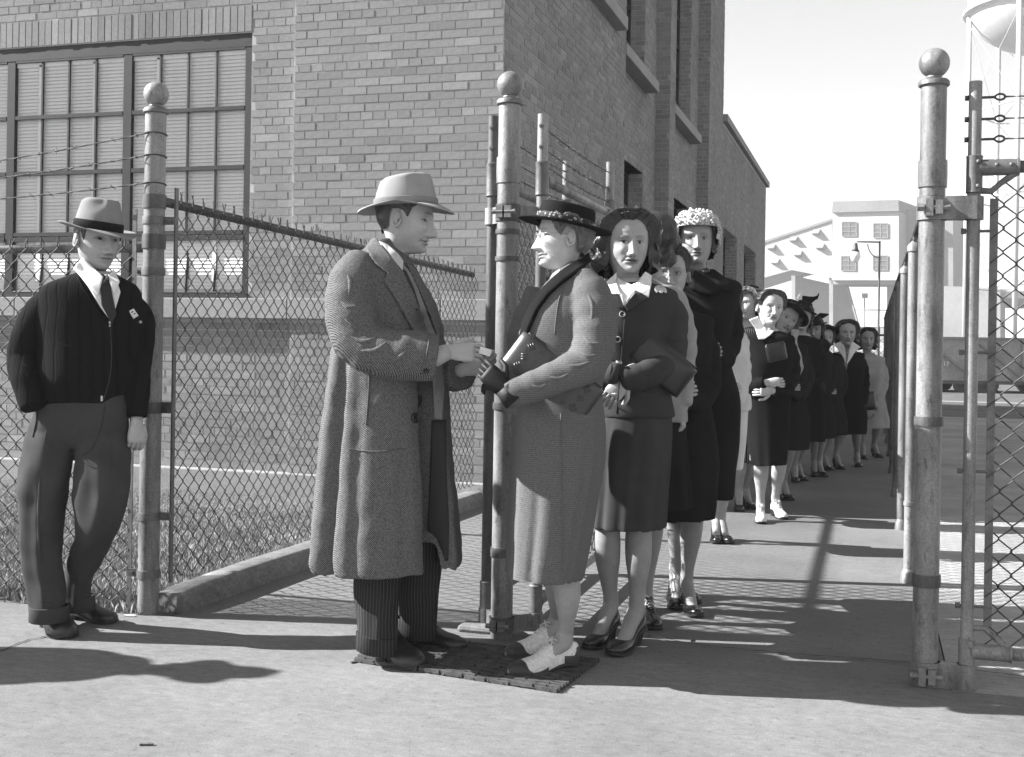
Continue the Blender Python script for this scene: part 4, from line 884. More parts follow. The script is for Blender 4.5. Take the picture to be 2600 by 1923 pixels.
def shoe(fig, heel, toe, hh=.025, kind='oxford', mat='shoe', mat2=None, wd=1.0, leg=None, legr=None, skin=.42, sole='sole'):
    """heel and toe: ground points; leg: world points of the leg down to the ankle, for bare or stockinged feet"""
    heel, toe = np.array(heel, float), np.array(toe, float); heel[2] = toe[2] = 0; L = np.linalg.norm(toe-heel); T = (toe-heel)/L; B = np.cross(ZZ, T); k = L/.28
    zb = lambda s: .006+hh*(1-float(sm(.22, .66, s)))+(.010*float(sm(.85, 1, s)))
    wdt = lambda s: np.interp(s, *zip(*SHOE_W))*wd*k
    if kind == 'pump': tops = [(0, .060), (.06, .062), (.14, .045), (.3, .026), (.5, .026), (.6, .045), (.72, .047), (.85, .040), (.95, .030), (1, .014)]
    elif kind == 'boot': tops = [(0, .10), (.1, .115), (.3, .115), (.45, .085), (.6, .066), (.8, .054), (.95, .038), (1, .016)]
    else: tops = [(0, .066), (.06, .072), (.2, .076), (.34, .088), (.46, .078), (.6, .062), (.8, .052), (.95, .037), (1, .016)]
    tp = lambda s: np.interp(s, *zip(*tops))*k
    def section(s, lo, hi, w):
        a = np.linspace(-.5, math.pi+.5, 15); c = heel+T*(s*L)
        pts = [c+B*(w*.97)+ZZ*lo]+[c+B*(w*math.copysign(abs(math.cos(t))**.75, math.cos(t)))+ZZ*(lo+(hi-lo)*(.30+.70*max(-.2, math.sin(t)))) for t in np.linspace(0, math.pi, 15)]+[c-B*(w*.97)+ZZ*lo]
        return pts
    ss = [0, .02, .05, .1, .16, .24, .32, .4, .48, .56, .64, .72, .8, .87, .93, .97, .99, 1]
    sh = thing_part(fig, 'shoe')
    q = MB(); q.loft([section(s, zb(s), zb(s)+tp(s), wdt(s)) for s in ss], True); so_ = q.build('shoe', M[mat], fig.t, auto=60)
    q = MB(); 
    out = [heel+T*(s*L)+B*(wdt(s)+.004)+ZZ*(zb(s)-.007) for s in ss]+[heel+T*(s*L)-B*(wdt(s)+.004)+ZZ*(zb(s)-.007) for s in ss[::-1]]
    top_ = [p+ZZ*.010 for p in out]; n = len(out); q.add(out+top_, [(i, (i+1) % n, n+(i+1) % n, n+i) for i in range(n)]+[(i, i+1, n-2-i, n-1-i) for i in range(len(ss)-1)]+[(n+i, n+n-1-i, n+n-2-i, n+i+1) for i in range(len(ss)-1)])
    q.build('sole', M[sole], so_, smooth=False)
    if hh > .012:
        q = MB(); w0 = wdt(.12)*(.98 if kind != 'pump' else .86); sc2 = .92 if kind != 'pump' else .55; rings = []
        for f_ in (0, .15, .5, 1):
            z = (zb(.1)-.004)*(1-f_); e = 1-(1-sc2)*math.sin(f_*1.57)
            rings.append([heel+T*((.11+.105*math.cos(t)*e)*L)+B*(w0*math.sin(t)*e)+ZZ*z for t in np.arange(12)*2*math.pi/12])
        q.loft(rings, True); q.build('heel', M[sole], so_, auto=50)
    if kind in ('oxford', 'saddle', 'boot'):
        q = MB(); lm = M['lace'] if kind == 'saddle' else M[mat]
        for j, s in enumerate((.36, .41, .46, .51)):
            z = zb(s)+tp(s)+.001; c = heel+T*(s*L)+ZZ*z; w = wdt(s)*.45
            q.tube([c-B*w-ZZ*.006, c+ZZ*.002+T*.004, c+B*w-ZZ*.006], .0028, 5)
        s = .35; c = heel+T*(s*L)+ZZ*(zb(s)+tp(s)+.004)
        for sg in (-1, 1): q.tube([c, c+B*sg*.018+ZZ*.006, c+B*sg*.028-T*.006-ZZ*.004, c+B*sg*.008-ZZ*.001], .0025, 5); q.tube([c, c+B*sg*.012+T*.012-ZZ*.006, c+B*sg*.022+T*.02-ZZ*.016], .0022, 5)
        q.build('lace', lm, so_)
        q = MB(); s = .70; q.tube([heel+T*((s-.05*math.cos(t))*L)+B*(wdt(s)*1.005*math.sin(t))+ZZ*(zb(s)+.012+(tp(s)-.010)*math.cos(t)) for t in np.linspace(-1.45, 1.45, 13)], .0022, 5); q.build('toe_seam', M[mat], so_)
    if mat2:   # contrasting toe cap and heel counter
        q = MB(); q.loft([section(s, zb(s)-.0005, zb(s)+min(tp(s)+.0015, .034 if s < .76 else 9), wdt(s)+.0015) for s in ss if s >= .46], True); q.loft([section(s, zb(s)-.0005, zb(s)+(tp(s)+.001)*(.95 if s < .06 else .7), wdt(s)+.0015) for s in ss if s <= .26], True); q.build('toe_cap', M[mat2], so_, auto=60)
    if leg is not None:
        ank = heel+T*(.17*L)+ZZ*(zb(.15)+.105*k); dl = ank-np.array(leg[-1], float); leg = [np.array(p, float)+dl*(i/(len(leg)-1))**1.5 for i, p in enumerate(leg)]
        P = list(leg)+[heel+T*(.21*L)+ZZ*(zb(.2)+.070*k), heel+T*(.34*L)+ZZ*(zb(.3)+.046*k), heel+T*(.52*L)+ZZ*(zb(.5)+.030*k), heel+T*(.72*L)+ZZ*(zb(.72)+.020*k)]
        rr = list(legr)+[.037*k, .034*k, .030*k, .022*k]; K = cr(np.hstack([np.array(P), np.array(rr)[:, None]]), 42)
        fig.body.tube(K[:, :3], K[:, 3], 18, True, col=skin, upv=T)
    return so_
def thing_part(fig, n): return None
def leg_pts(fig, pts, dd):   # pixel points down the leg
    return [fig.W(u, v, d_) for (u, v), d_ in zip(pts, dd)]
CALF = [(0, .052), (.10, .049), (.3, .0535), (.5, .049), (.7, .0375), (.88, .0300), (1, .0315)]
def calf(a, b, n=9, s=1., bow=None):
    a, b = np.asarray(a, float), np.asarray(b, float); P = []; R_ = []
    for t in np.linspace(0, 1, n): P.append(a+(b-a)*t+(bow*math.sin(math.pi*t) if bow is not None else 0)); R_.append(np.interp(t, *zip(*CALF))*s)
    return P, R_
def sleeve(mb, pts, rad, n=26, m=22, wr=.05, seed=0, flat=1.):
    K = cr(np.hstack([np.array(pts), np.array(rad)[:, None]]), n); r = random.Random(seed); P = K[:, :3]; R_ = K[:, 3]
    for i in range(n): R_[i] *= 1+wr*math.sin(i*1.9+seed)*(.4+.6*math.sin(math.pi*i/n))
    mb.tube(P, R_, m, True, flat=flat)
# ---- hats
def hat_frame(h, pitch=0, tilt=0, yaw=0):
    r, f, u = h.ax
    p, t, y = math.radians(pitch), math.radians(tilt), math.radians(yaw)
    f, r = f*math.cos(y)+r*math.sin(y), r*math.cos(y)-f*math.sin(y)
    f, u = f*math.cos(p)+u*math.sin(p), u*math.cos(p)-f*math.sin(p); r, u = r*math.cos(t)-u*math.sin(t), u*math.cos(t)+r*math.sin(t)
    return r, f, u
def fedora(fig, h, mat, band, z=.052, pitch=0, tilt=0, brim=.058, hgt=.125, crown=(.079, .101), snap=.02, back=.012, flat=False, sidecurl=.012, name='hat', bandh=.03, taper=.82, pinch=1., yaw=0, bmat=None):
    r, f, u = hat_frame(h, pitch, tilt, yaw); s = h.sc; o = h.w(A3(0, -.004, z)); W = lambda x, y, zz: o+s*(r*x+f*y+u*zz)
    cw, cl = crown[0]*max(1, h.wide)*1.05, crown[1]*1.05; n = 48; A = np.arange(n)*2*math.pi/n; q = MB(); rings = []
    for t in np.linspace(0, 1, 16):
        zz = hgt*t; sc = 1-(1-taper)*t**1.6; ring = []
        for a in A:
            x, y = cw*math.sin(a)*sc, cl*math.cos(a)*sc
            if not flat:
                pn = pinch*.017*math.exp(-((rig(a)-.75)/.35)**2)+pinch*.017*math.exp(-((rig(a)+.75)/.35)**2); pn *= float(sm(.5, .95, t)); x -= math.copysign(pn, x)*1.0; 
                zz2 = zz+.012*math.cos(a)*t*(1)-.004*t
            else: zz2 = zz
            ring.append(W(x, y, zz2))
        rings.append(ring)
    for e, dz in (((.90, .004), (.72, .004), (.45, -.004), (.2, -.012)) if not flat else ((.96, .006), (.8, .009), (.5, .010), (.2, .010))):
        ring = []
        for a in A:
            x, y = cw*math.sin(a)*taper*e, cl*math.cos(a)*taper*e
            cre = 0 if flat else -.024*math.exp(-(x/.022)**2)*(1 if abs(y) < cl else 0)
            pn = 0 if flat else pinch*.017*(math.exp(-((rig(a)-.75)/.35)**2)+math.exp(-((rig(a)+.75)/.35)**2))*e; x -= math.copysign(pn, x)
            ring.append(W(x, y, hgt+dz+cre+(0 if flat else .012*math.cos(a)*e)))
        rings.append(ring)
    q.loft(rings, True, False, True); ho = q.build(name, M[mat], fig.t, auto=70)
    q = MB(); up_, lo = [], []
    for e in np.linspace(0, 1, 9):
        ru, rl = [], []
        for a in A:
            bw = brim*(1-.0*math.cos(a)); x, y = (cw+bw*e)*math.sin(a), (cl+bw*e*1.02)*math.cos(a)
            zz = -snap*e**1.5*max(0, math.cos(a))+back*e**1.4*max(0, -math.cos(a))+sidecurl*e**2*abs(math.sin(a))**2
            ru.append(W(x, y, zz+.0022)); rl.append(W(x, y, zz-.0022))
        up_.append(ru); lo.append(rl)
    q.loft(up_+lo[::-1], True, False, False); q.build('brim', M[bmat or mat], ho, auto=70)
    if band:
        q = MB(); rr = []
        for zz, ex in ((.0, .002), (.002, .0045), (bandh-.002, .0045), (bandh, -.003)):
            sc = 1-(1-taper)*(zz/hgt)**1.6; rr.append([W((cw*sc+ex)*math.sin(a), (cl*sc+ex)*math.cos(a), zz+.002) for a in A])
        q.loft(rr, True, False, False); q.build('hat_band', M[band], ho, auto=60)
    return ho
def glasses(fig, h, mat='wire_gold', dark=None):
    q = MB()
    for sg in (-1, 1):
        q.tube([h.w(A3(sg*(.032+.022*math.cos(t)), .098-.12*(.022*math.cos(t)*sg*sg)*abs(math.cos(t))*0, .002+.017*math.sin(t))) for t in np.arange(18)*2*math.pi/18], .0012, 5, closed=True)
        q.tube([h.w(A3(sg*.054, .096, .006)), h.w(A3(sg*.074, .06, .008)), h.w(A3(sg*.079, -.005, .006))], .0011, 5)
    q.tube([h.w(A3(-.010, .100, .004)), h.w(A3(0, .104, .008)), h.w(A3(.010, .100, .004))], .0012, 5)
    g = q.build('glasses', M[mat], fig.t)
    for sg in (-1, 1):
        q = MB(); q.add([h.w(A3(sg*.032+.0215*math.cos(t), .0985, .002+.0165*math.sin(t))) for t in np.arange(18)*2*math.pi/18], [tuple(range(18))]); q.build('lens', M['lens'], g, smooth=False)
def patch(fig, pts, dd, thick, name, mat, sub=None, parent=None, bend=0):
    """a small flat cloth piece given by photo pixels, standing dd metres in front of or behind the figure's depth"""
    P = [fig.W(u, v, (dd[i] if np.ndim(dd) else dd)) for i, (u, v) in enumerate(pts)]
    q = MB(); q.prism(P, -thick, FW); return q.build(name, M[mat] if isinstance(mat, str) else mat, parent or fig.t, smooth=False, bevel=min(thick*.4, .002))
def button(fig, u, v, dd, r, mat='button', nv=None):
    c = fig.W(u, v, dd); n = -FW if nv is None else nrm(nv); x = nrm(np.cross(n, ZZ)); y = np.cross(n, x)
    q = MB(); q.lathe(c, [(r, 0), (r*1.02, .003), (r*.85, .0055), (r*.6, .0035), (r*.25, .003)], 18, (x, y, n)); return q.build('button', M[mat], fig.t, auto=50)
def finish(f):
    me_o = f.body.build('body', M['skin'], f.t, colors=True); return me_o
# ---- cloth materials
def wool(name, v, a=.25, s=420, bump=.35, rough=.95, spec=.05, ani=(1, 1, 1)):
    t = NT(name); vec = t.mapping(ani); n1 = t.noise(vec, s, 3, .7); n2 = t.noise(t.mapping(), 9, 4)
    t.base(t.math('MULTIPLY', t.math('MULTIPLY', t.rng(n1, 1-a, 1+a), t.rng(n2, .88, 1.12)), v)); t.bump(n1, bump, .003)
    return t.set(rough, 0, spec)
def tweed(name, v, per=.0085, lo=.35, hi=1.7, ang=-45, horiz=False):
    t = NT(name); sep = t.n('ShaderNodeSeparateXYZ'); rot = t.mapping((1, 1, 1), (0, 0, -THETA)); t.l(rot, sep.inputs[0])
    nz = t.noise(t.mapping(), 60, 3); s_ = t.math('ADD', t.math('MULTIPLY', sep.outputs[0], 0 if horiz else 1.0), sep.outputs[2]); s_ = t.math('ADD', s_, t.math('MULTIPLY', nz, .002 if horiz else .006))
    if not horiz: s_ = t.math('ADD', s_, t.math('MULTIPLY', sep.outputs[1], .7))
    w_ = t.math('SINE', t.math('MULTIPLY', s_, 2*math.pi/per)); n1 = t.noise(t.mapping(), 330, 3, .8); n3 = t.noise(t.mapping(), 150, 2, .7)
    mix = t.math('ADD', t.math('MULTIPLY', w_, .07 if horiz else .15), t.math('ADD', t.math('MULTIPLY', n1, .5), t.math('MULTIPLY', n3, .5)))
    t.base(t.math('MULTIPLY', t.rng(mix, lo, hi, .28, .72), v)); t.bump(mix, .5, .004); pass
    return t.set(.95, 0, .05)
def knit(name, v):
    t = NT(name); sep = t.n('ShaderNodeSeparateXYZ'); t.l(t.mapping((1, 1, 1), (0, 0, -THETA)), sep.inputs[0])
    s_ = t.math('ADD', sep.outputs[0], t.math('MULTIPLY', t.noise(t.mapping(), 5, 2), .06)); w1 = t.math('SINE', t.math('MULTIPLY', s_, 2*math.pi/.048)); w2 = t.math('SINE', t.math('MULTIPLY', s_, 2*math.pi/.006))
    n1 = t.noise(t.mapping((1, 1, 2.2)), 260, 3, .7); rib = t.rng(w1, 1, 0, .70, .95); h = t.math('ADD', t.math('MULTIPLY', rib, 1.2), t.math('ADD', t.math('MULTIPLY', w2, .25), n1))
    t.base(t.math('MULTIPLY', t.math('MULTIPLY', t.rng(n1, .7, 1.35), t.rng(rib, .8, 1.1, 0, 1)), v)); t.bump(h, .5, .004); return t.set(.95, 0, .05)
def stripes(name, v, per, lo, hi, width=.6):
    t = NT(name); sep = t.n('ShaderNodeSeparateXYZ'); t.l(t.mapping((1, 1, 1), (0, 0, -THETA)), sep.inputs[0])
    s_ = t.math('ADD', sep.outputs[0], t.math('MULTIPLY', t.noise(t.mapping(), 7, 2), .02)); w1 = t.math('SINE', t.math('MULTIPLY', s_, 2*math.pi/per)); n1 = t.noise(t.mapping(), 300, 3, .7)
    t.base(t.math('MULTIPLY', t.math('MULTIPLY', t.rng(w1, lo, hi, width, 1), t.rng(n1, .75, 1.3)), v)); t.bump(n1, .3, .003); return t.set(.95, 0, .05)
def dots(name, v, v2, scale):
    t = NT(name); vo = t.n('ShaderNodeTexVoronoi'); vo.inputs['Scale'].default_value = scale; t.l(t.mapping(), vo.inputs['Vector']); t.base(t.rng(vo.outputs['Distance'], v2, v, .30, .42)); return t.set(.7, 0, .3)
def skin_mat():
    t = NT('skin'); a = t.n('ShaderNodeAttribute'); a.attribute_name = 'Col'; n = t.noise(t.mapping(), 140, 3, .7); n2 = t.noise(t.mapping(), 22, 3)
    t.base(t.math('MULTIPLY', t.math('MULTIPLY', t.rng(n, .90, 1.08), t.rng(n2, .92, 1.08)), a.outputs['Color'])); t.bump(n, .12, .002); return t.set(.5, 0, .35)
def hair_mat(name, v, rough=.42):
    t = NT(name); n = t.noise(t.mapping((1, 1, .25)), 260, 3, .7); t.base(t.math('MULTIPLY', t.rng(n, .45, 1.7), v)); t.bump(n, .5, .003); return t.set(rough, 0, .5)
def leather(name, v, rough=.32, spec=.5, bump=.25): 
    t = NT(name); n = t.noise(t.mapping(), 90, 4, .6); t.base(t.math('MULTIPLY', t.rng(n, .8, 1.2), v)); t.bump(t.noise(t.mapping(), 200, 3), bump, .002); return t.set(rough, 0, spec)
M.update(skin=skin_mat(), hair=hair_mat('dark_hair', .026, .36), hair_grey=hair_mat('greying_hair', .10, .55), hair_brown=hair_mat('brown_hair', .035),
    cardigan=knit('black_cable_knit', .011), trouser=wool('grey_flannel', .055, .22, 500), trouser_stripe=stripes('striped_trouser_wool', .034, .012, .8, 1.9), shirt=wool('white_shirt_cotton', .72, .05, 300, .15), shirt_soft=wool('pale_shirt_cotton', .50, .06, 300, .15), tie=wool('black_tie_silk', .018, .2, 300, .2, .6, .3),
    coat=tweed('herringbone_tweed', .105, .0085, .22, 2.0), coat2=tweed('ribbed_wool_coat', .125, .0075, .55, 1.35, horiz=True), vest=wool('grey_waistcoat_wool', .20, .2, 420), scarf=wool('dark_ribbed_knit_collar', .012, .4, 200, .6), suit=wool('charcoal_suit_wool', .046, .2, 500), black=wool('black_wool', .009, .25, 400), black2=wool('black_coat_wool', .016, .3, 260, .5), navy=wool('dark_wool', .022, .25, 400),
    pale=wool('cream_wool', .52, .08, 300), pale2=wool('pale_camel_wool', .30, .12, 250, .4), stripe=stripes('black_white_stripe_rayon', .10, .015, .12, 2.4, .72), fuzzy=wool('curly_lamb_trim', .32, .5, 110, 1.), fur=wool('dark_fur', .018, .6, 90, 1.),
    felt=wool('grey_felt', .20, .08, 250, .15, .85), felt_pale=wool('pale_felt', .27, .06, 250, .15, .85), felt_black=wool('black_felt', .012, .2, 250, .2, .8), hatband=wool('black_grosgrain', .014, .2, 300, .3, .7), hatband_pale=wool('pale_hat_ribbon', .20, .08, 300, .2, .8), hat_print=dots('flowered_hat_ribbon', .03, .42, 85), turban=wool('bobbly_crochet', .50, .3, 150, 1.),
    shoe=leather('brown_shoe_leather', .022), shoe_black=leather('black_shoe_leather', .012, .22), shoe_white=leather('white_buck', .68, .7, .2), shoe_brown=leather('dark_saddle_leather', .030, .5), sole=leather('sole_edge', .020, .6), lace=wool('white_lace_cord', .6, .05, 200), glove=leather('black_glove', .010, .6, .3), bag=leather('black_handbag_leather', .014, .28), bag_tooled=leather('tooled_handbag_leather', .05, .35), button=leather('dark_horn_button', .02, .25), button_pale=leather('shell_button', .30, .25), metal=leather('bright_metal', .6, .25, .8), paper=wool('white_card', .78, .03, 100, .05), wire_gold=leather('spectacle_wire', .35, .3, .8), lacewhite=wool('white_lace_cotton', .75, .2, 160, .8))
def lens_mat():
    t = NT('spectacle_lens'); t.t.nodes.remove(t.b); tr = t.n('ShaderNodeBsdfTransparent'); tr.inputs[0].default_value = (.86, .86, .86, 1); gl = t.n('ShaderNodeBsdfGlossy'); gl.inputs['Roughness'].default_value = .05
    mx = t.n('ShaderNodeMixShader'); mx.inputs[0].default_value = .07; t.l(tr.outputs[0], mx.inputs[1]); t.l(gl.outputs[0], mx.inputs[2]); t.l(mx.outputs[0], t.o.inputs[0]); return t.m
M['lens'] = lens_mat()
from mathutils.bvhtree import BVHTree
def bvh(*objs):
    V, F = [], []
    for o in objs:
        b = len(V); V += [tuple(v.co) for v in o.data.vertices]; F += [tuple(i+b for i in p.vertices) for p in o.data.polygons]
    return BVHTree.FromPolygons(V, F)
def hug(fig, tree, pts, off, name, mat, thick=.004, cuts=3, parent=None, smooth=True, dmax=9):
    """cloth piece outlined by photo pixels and laid on the surface beneath it"""
    bm = bmesh.new(); vs = [bm.verts.new((u, -v, 0)) for u, v in pts]; bm.faces.new(vs); bmesh.ops.triangulate(bm, faces=bm.faces[:])
    for _ in range(cuts): bmesh.ops.subdivide_edges(bm, edges=bm.edges[:], cuts=1, use_grid_fill=True)
    bmesh.ops.remove_doubles(bm, verts=bm.verts[:], dist=.01); D = {}
    for v in bm.verts:
        r_ = ray(v.co.x, -v.co.y); h = tree.ray_cast(Vector(CAM), Vector(r_).normalized(), 30)
        D[v] = None if h[0] is None else float((np.array(h[0])-CAM)@FW)
    ok = [d for d in D.values() if d is not None]; md = float(np.median(ok)) if ok else fig.d
    for it in range(6):
        for v in bm.verts:
            ns = [D[e.other_vert(v)] for e in v.link_edges if D[e.other_vert(v)] is not None]
            if D[v] is None and ns: D[v] = sum(ns)/len(ns)
            elif D[v] is not None and ns: D[v] = min(D[v], .5*D[v]+.5*sum(ns)/len(ns)) if it < 3 else .6*D[v]+.4*sum(ns)/len(ns)
    for v in bm.verts:
        d = D[v] if D[v] is not None else md
        v.co = Vector(at(v.co.x, -v.co.y, d-off))
    me = bpy.data.meshes.new(name); bm.to_mesh(me); bm.free(); me.materials.append(M[mat] if isinstance(mat, str) else mat)
    if smooth: me.polygons.foreach_set('use_smooth', [True]*len(me.polygons))
    o = bpy.data.objects.new(name, me); COL.objects.link(o); put(o, parent or fig.t)
    s_ = o.modifiers.new('solid', 'SOLIDIFY'); s_.thickness = thick; s_.offset = 0
    return o
def hit(tree, u, v, off=0):
    h = tree.ray_cast(Vector(CAM), Vector(nrm(ray(u, v))), 30)
    if h[0] is None: return None, None
    n = np.array(h[1]); n = n if n@FW < 0 else -n
    return np.array(h[0])+n*off, n
def pin_button(fig, tree, u, v, r, mat='button', parent=None, name='button'):
    c, n = hit(tree, u, v, .002)
    if c is None: return
    x = nrm(np.cross(n, ZZ)); y = np.cross(n, x); q = MB(); q.lathe(c, [(r, -.002), (r*1.02, .003), (r*.85, .0055), (r*.6, .0035), (r*.25, .003)], 18, (x, y, n)); return q.build(name, M[mat], parent or fig.t, auto=50)
def seam(fig, tree, pts, r, name, mat, off=.002, parent=None, n=24):
    K = cr([(u, v) for u, v in pts], n); P = []
    for u, v in K:
        c, nn = hit(tree, u, v, off)
        if c is not None: P.append(c)
    if len(P) > 2: q = MB(); q.tube(P, r, 5); return q.build(name, M[mat], parent or fig.t)
def sweep(H, hm, n, seed, puff=.016, z0=.076):   # front hair combed up and back from the brow
    r = random.Random(seed)
    for i in range(n):
        a0 = -1.15+2.3*(i+r.random())/n; P = []; k = r.uniform(.7, 1.15); ph = r.uniform(-.5, .5)
        for t in np.linspace(0, 1, 10):
            z = z0-.014*abs(a0)**1.5+(.1175-z0+.014*abs(a0)**1.5)*t; P.append(H.surf(a0*(1+.25*t)+.05*math.sin(5*t+ph+a0*3), min(z, .1185), .003+k*puff*math.sin(math.pi*(.08+.8*t))))
        hm.tube(P, np.array([.003, .0045, .005, .005, .005, .005, .005, .0045, .004, .003])*r.uniform(.7, 1.2), 5)

def folds(fig, tree, lines, mat, r=.007, off=-.004):   # raised cloth folds that taper at both ends
    for pts in lines:
        K = cr(pts, 22); P = []
        for u, v in K:
            c, nn = hit(tree, u, v, off)
            if c is not None: P.append(c)
        if len(P) > 6:
            P = np.array(P); 
            for _ in range(3): P[1:-1] = (P[:-2]+2*P[1:-1]+P[2:])/4
            t = np.linspace(0, 1, len(P)); q = MB(); q.tube(P, .001+r*np.sin(math.pi*t)**.7, 8); q.build('fold', M[mat], fig.t)
# ================================================================== PEOPLE
SK = .40
# ---------------------------------------------------------------- A: man in cardigan leaning by the left post
A = Fig(5.02, 190, 1590, 'man in a grey fedora and black cardigan leaning with a hand in his pocket')
W = A.W
H = Head(A, W(248, 608), 48, -4, 2, 1.10, male=True, skin=.34, brow=.12, lips=.24, neck_to=W(246, 716, .02), age=.5, eye_open=.7, nose=1.1, res=1.5)  # face skin darkened to stand in for shade under the hat brim
A.body.loft(A.rows([(690, 226, 288, .055, .01, 0), (712, 190, 305, .075, .0, 0), (760, 110, 345, .10, 0, 0), (900, 125, 330, .11, 0, 0), (1050, 110, 310, .11, 0, 0)], 20, 30), True, True, True, SK)
rA = [(694, 206, 292, .07, .01, 0), (708, 166, 316, .085, .0, 0), (726, 118, 344, .105, 0, 0), (752, 94, 358, .115, 0, 0), (785, 90, 358, .12, 0, .2), (830, 98, 352, .135, 0, .5), (900, 106, 346, .14, 0, 1), (950, 106, 336, .142, 0, 1), (975, 103, 326, .135, 0, .6), (1000, 104, 318, .128, 0, .2), (1022, 112, 312, .125, 0, 0)]
mb = MB(); mb.loft(A.rows(rA, 44, 60, .85, [(7, .012, .3, 2), (4, .01, 1, 1)]), True)
sleeve(mb, [W(150, 752, .0), W(104, 795, -.01), W(72, 858, -.02), W(56, 912, -.03), W(66, 968, -.09), W(84, 1034, -.125)], [.05, .080, .073, .066, .058, .050], wr=.02, seed=1)
sleeve(mb, [W(312, 756, .02), W(343, 805, .05), W(350, 870, .06), W(345, 950, .05), W(346, 1010, .03), W(347, 1062, .01)], [.05, .072, .066, .060, .053, .047], wr=.02, seed=2)
car = cloth(mb, 'cardigan', M['cardigan'], A.t, .0065, 3, 11, ((.004, 3, 13, (1, 1, .6)), (.0025, 4, 34, (1, 1, .8))))
A.body.tube([W(300, 780, .02), W(340, 850, .05), W(346, 950, .05), W(347, 1075, .01)], [.045, .04, .035, .026], 12, col=SK)
hand(A.body, W(347, 1068, .0), -UP+RT*.02-FW*.1, -FW*.75+RT*.6, side=-1, curl=(.55, .75, .5), s=.98, col=SK, thumb=(.85, .4, -.3))
# trousers
mb = MB()
mb.loft(A.rows([(1000, 108, 314, .12, 0, 0), (1040, 92, 316, .125, 0, 0), (1085, 76, 318, .130, 0, .5), (1115, 84, 310, .118, 0, .5), (1135, 120, 285, .09, 0, 0)], 14, 48, .85, [(6, .015, 0, 1)]), True)
def trouser(mb, pts, rad, fl, seed, crease=.010):
    K = cr(np.hstack([np.array(pts), np.array(rad)[:, None]]), 34); n = len(K); a = np.arange(36)*2*math.pi/36; rings = []
    for i in range(n):
        t = i/(n-1); wv = 1+.05*np.sin(3*a+seed+4*t)*t+.03*np.sin(5*a+2*seed+9*t); cres = crease*np.exp(-((np.abs(rig(a+math.pi/2-.2))/.22)**2))
        rings.append(K[i, :3]+((K[i, 3]*wv)[:, None]*(np.cos(a)[:, None]*RT)+((K[i, 3]*fl*wv+cres*0)[:, None]*np.sin(a)[:, None]-cres[:, None])*FW*1.0))
    mb.loft(rings, True)
trouser(mb, [W(136, 1070, .0), W(128, 1130, -.02), W(114, 1210, -.04), W(105, 1310, -.06), W(107, 1416, -.08), W(116, 1500, -.09), W(124, 1572, -.09)], [.10, .116, .108, .092, .082, .078, .070], .95, 1)
trouser(mb, [W(252, 1075, .0), W(258, 1135, -.02), W(262, 1210, -.05), W(256, 1310, -.10), W(240, 1372, -.06), W(207, 1455, .06), W(196, 1540, .11)], [.095, .108, .108, .096, .082, .070, .064], .95, 2)
tro = cloth(mb, 'trousers', M['trouser'], A.t, .0065, 3, 21, ((.008, 5, 11, (1, 1, .9)), (.0075, 6, 20, (1, 1, .8)), (.003, 66, 48, (1, 1, 1))))
for c, r_, dd in (((125, 1556), .074, -.09), ((197, 1530), .067, .11)):
    q = MB(); p = W(c[0], c[1], dd); q.loft([[p+RT*(k*math.cos(t))+FW*(k*math.sin(t))+UP*z for t in np.arange(30)*2*math.pi/30] for k, z in ((r_, .030), (r_+.005, .028), (r_+.007, -.030), (r_+.002, -.034), (r_-.006, -.02))], True, False, True); q.build('trouser_cuff', M['trouser'], A.t, auto=60)
shoe(A, ground(118, 1586), ground(176, 1624), .025, 'oxford', 'shoe', wd=1.12)
shoe(A, ground(178, 1570), ground(296, 1584), .025, 'oxford', 'shoe', wd=1.05)
tr = bvh(car, A.body.build('tmp', M['skin'], None)); bpy.data.objects.remove(bpy.data.objects['tmp'])
hug(A, tr, [(190, 684), (212, 664), (238, 690), (258, 702), (286, 692), (292, 700), (306, 742), (283, 818), (256, 782), (225, 730)], .008, 'shirt', 'shirt', .004)
hug(A, tr, [(258, 700), (275, 700), (296, 800), (284, 824), (258, 775), (254, 730)], .016, 'necktie', 'tie', .005)
hug(A, tr, [(186, 682), (210, 655), (262, 703), (249, 752), (222, 722)], .020, 'shirt_collar', 'shirt', .004); hug(A, tr, [(272, 702), (288, 684), (304, 716), (290, 748)], .018, 'shirt_collar', 'shirt', .004)
tr2 = bvh(tro); seam(A, tr2, [(96, 1044), (92, 1075), (84, 1110)], .004, 'pocket_welt', 'trouser', .002); seam(A, tr2, [(266, 1030), (258, 1080), (236, 1135), (205, 1160)], .003, 'fly_seam', 'tie', -.001)
folds(A, tr2, [[(118, 1080), (104, 1200), (98, 1320), (104, 1430), (112, 1540)], [(272, 1070), (280, 1180), (276, 1290)], [(96, 1300), (112, 1318), (134, 1312)], [(92, 1345), (110, 1356), (138, 1342)], [(240, 1300), (270, 1330), (300, 1318)], [(220, 1350), (252, 1372), (284, 1352)], [(200, 1420), (226, 1420), (250, 1396)], [(186, 1470), (210, 1474), (234, 1452)], [(90, 1480), (116, 1496), (146, 1486)], [(92, 1515), (118, 1528), (150, 1516)], [(196, 1150), (226, 1180), (262, 1196)]], 'trouser', .008, -.005)
folds(A, tr, [[(60, 880), (80, 892), (100, 880)], [(48, 915), (72, 930), (98, 915)], [(60, 945), (80, 958), (100, 940)], [(150, 985), (200, 975), (250, 990)], [(130, 850), (170, 880), (220, 885)]], 'cardigan', .008, -.004)
seam(A, tr, [(188, 690), (230, 760), (280, 826), (300, 780), (308, 735), (296, 700)], .0045, 'cardigan_edge', 'cardigan', .003)
seam(A, tr, [(280, 822), (283, 900), (278, 960), (262, 1018)], .0016, 'zip', 'wire', .003)
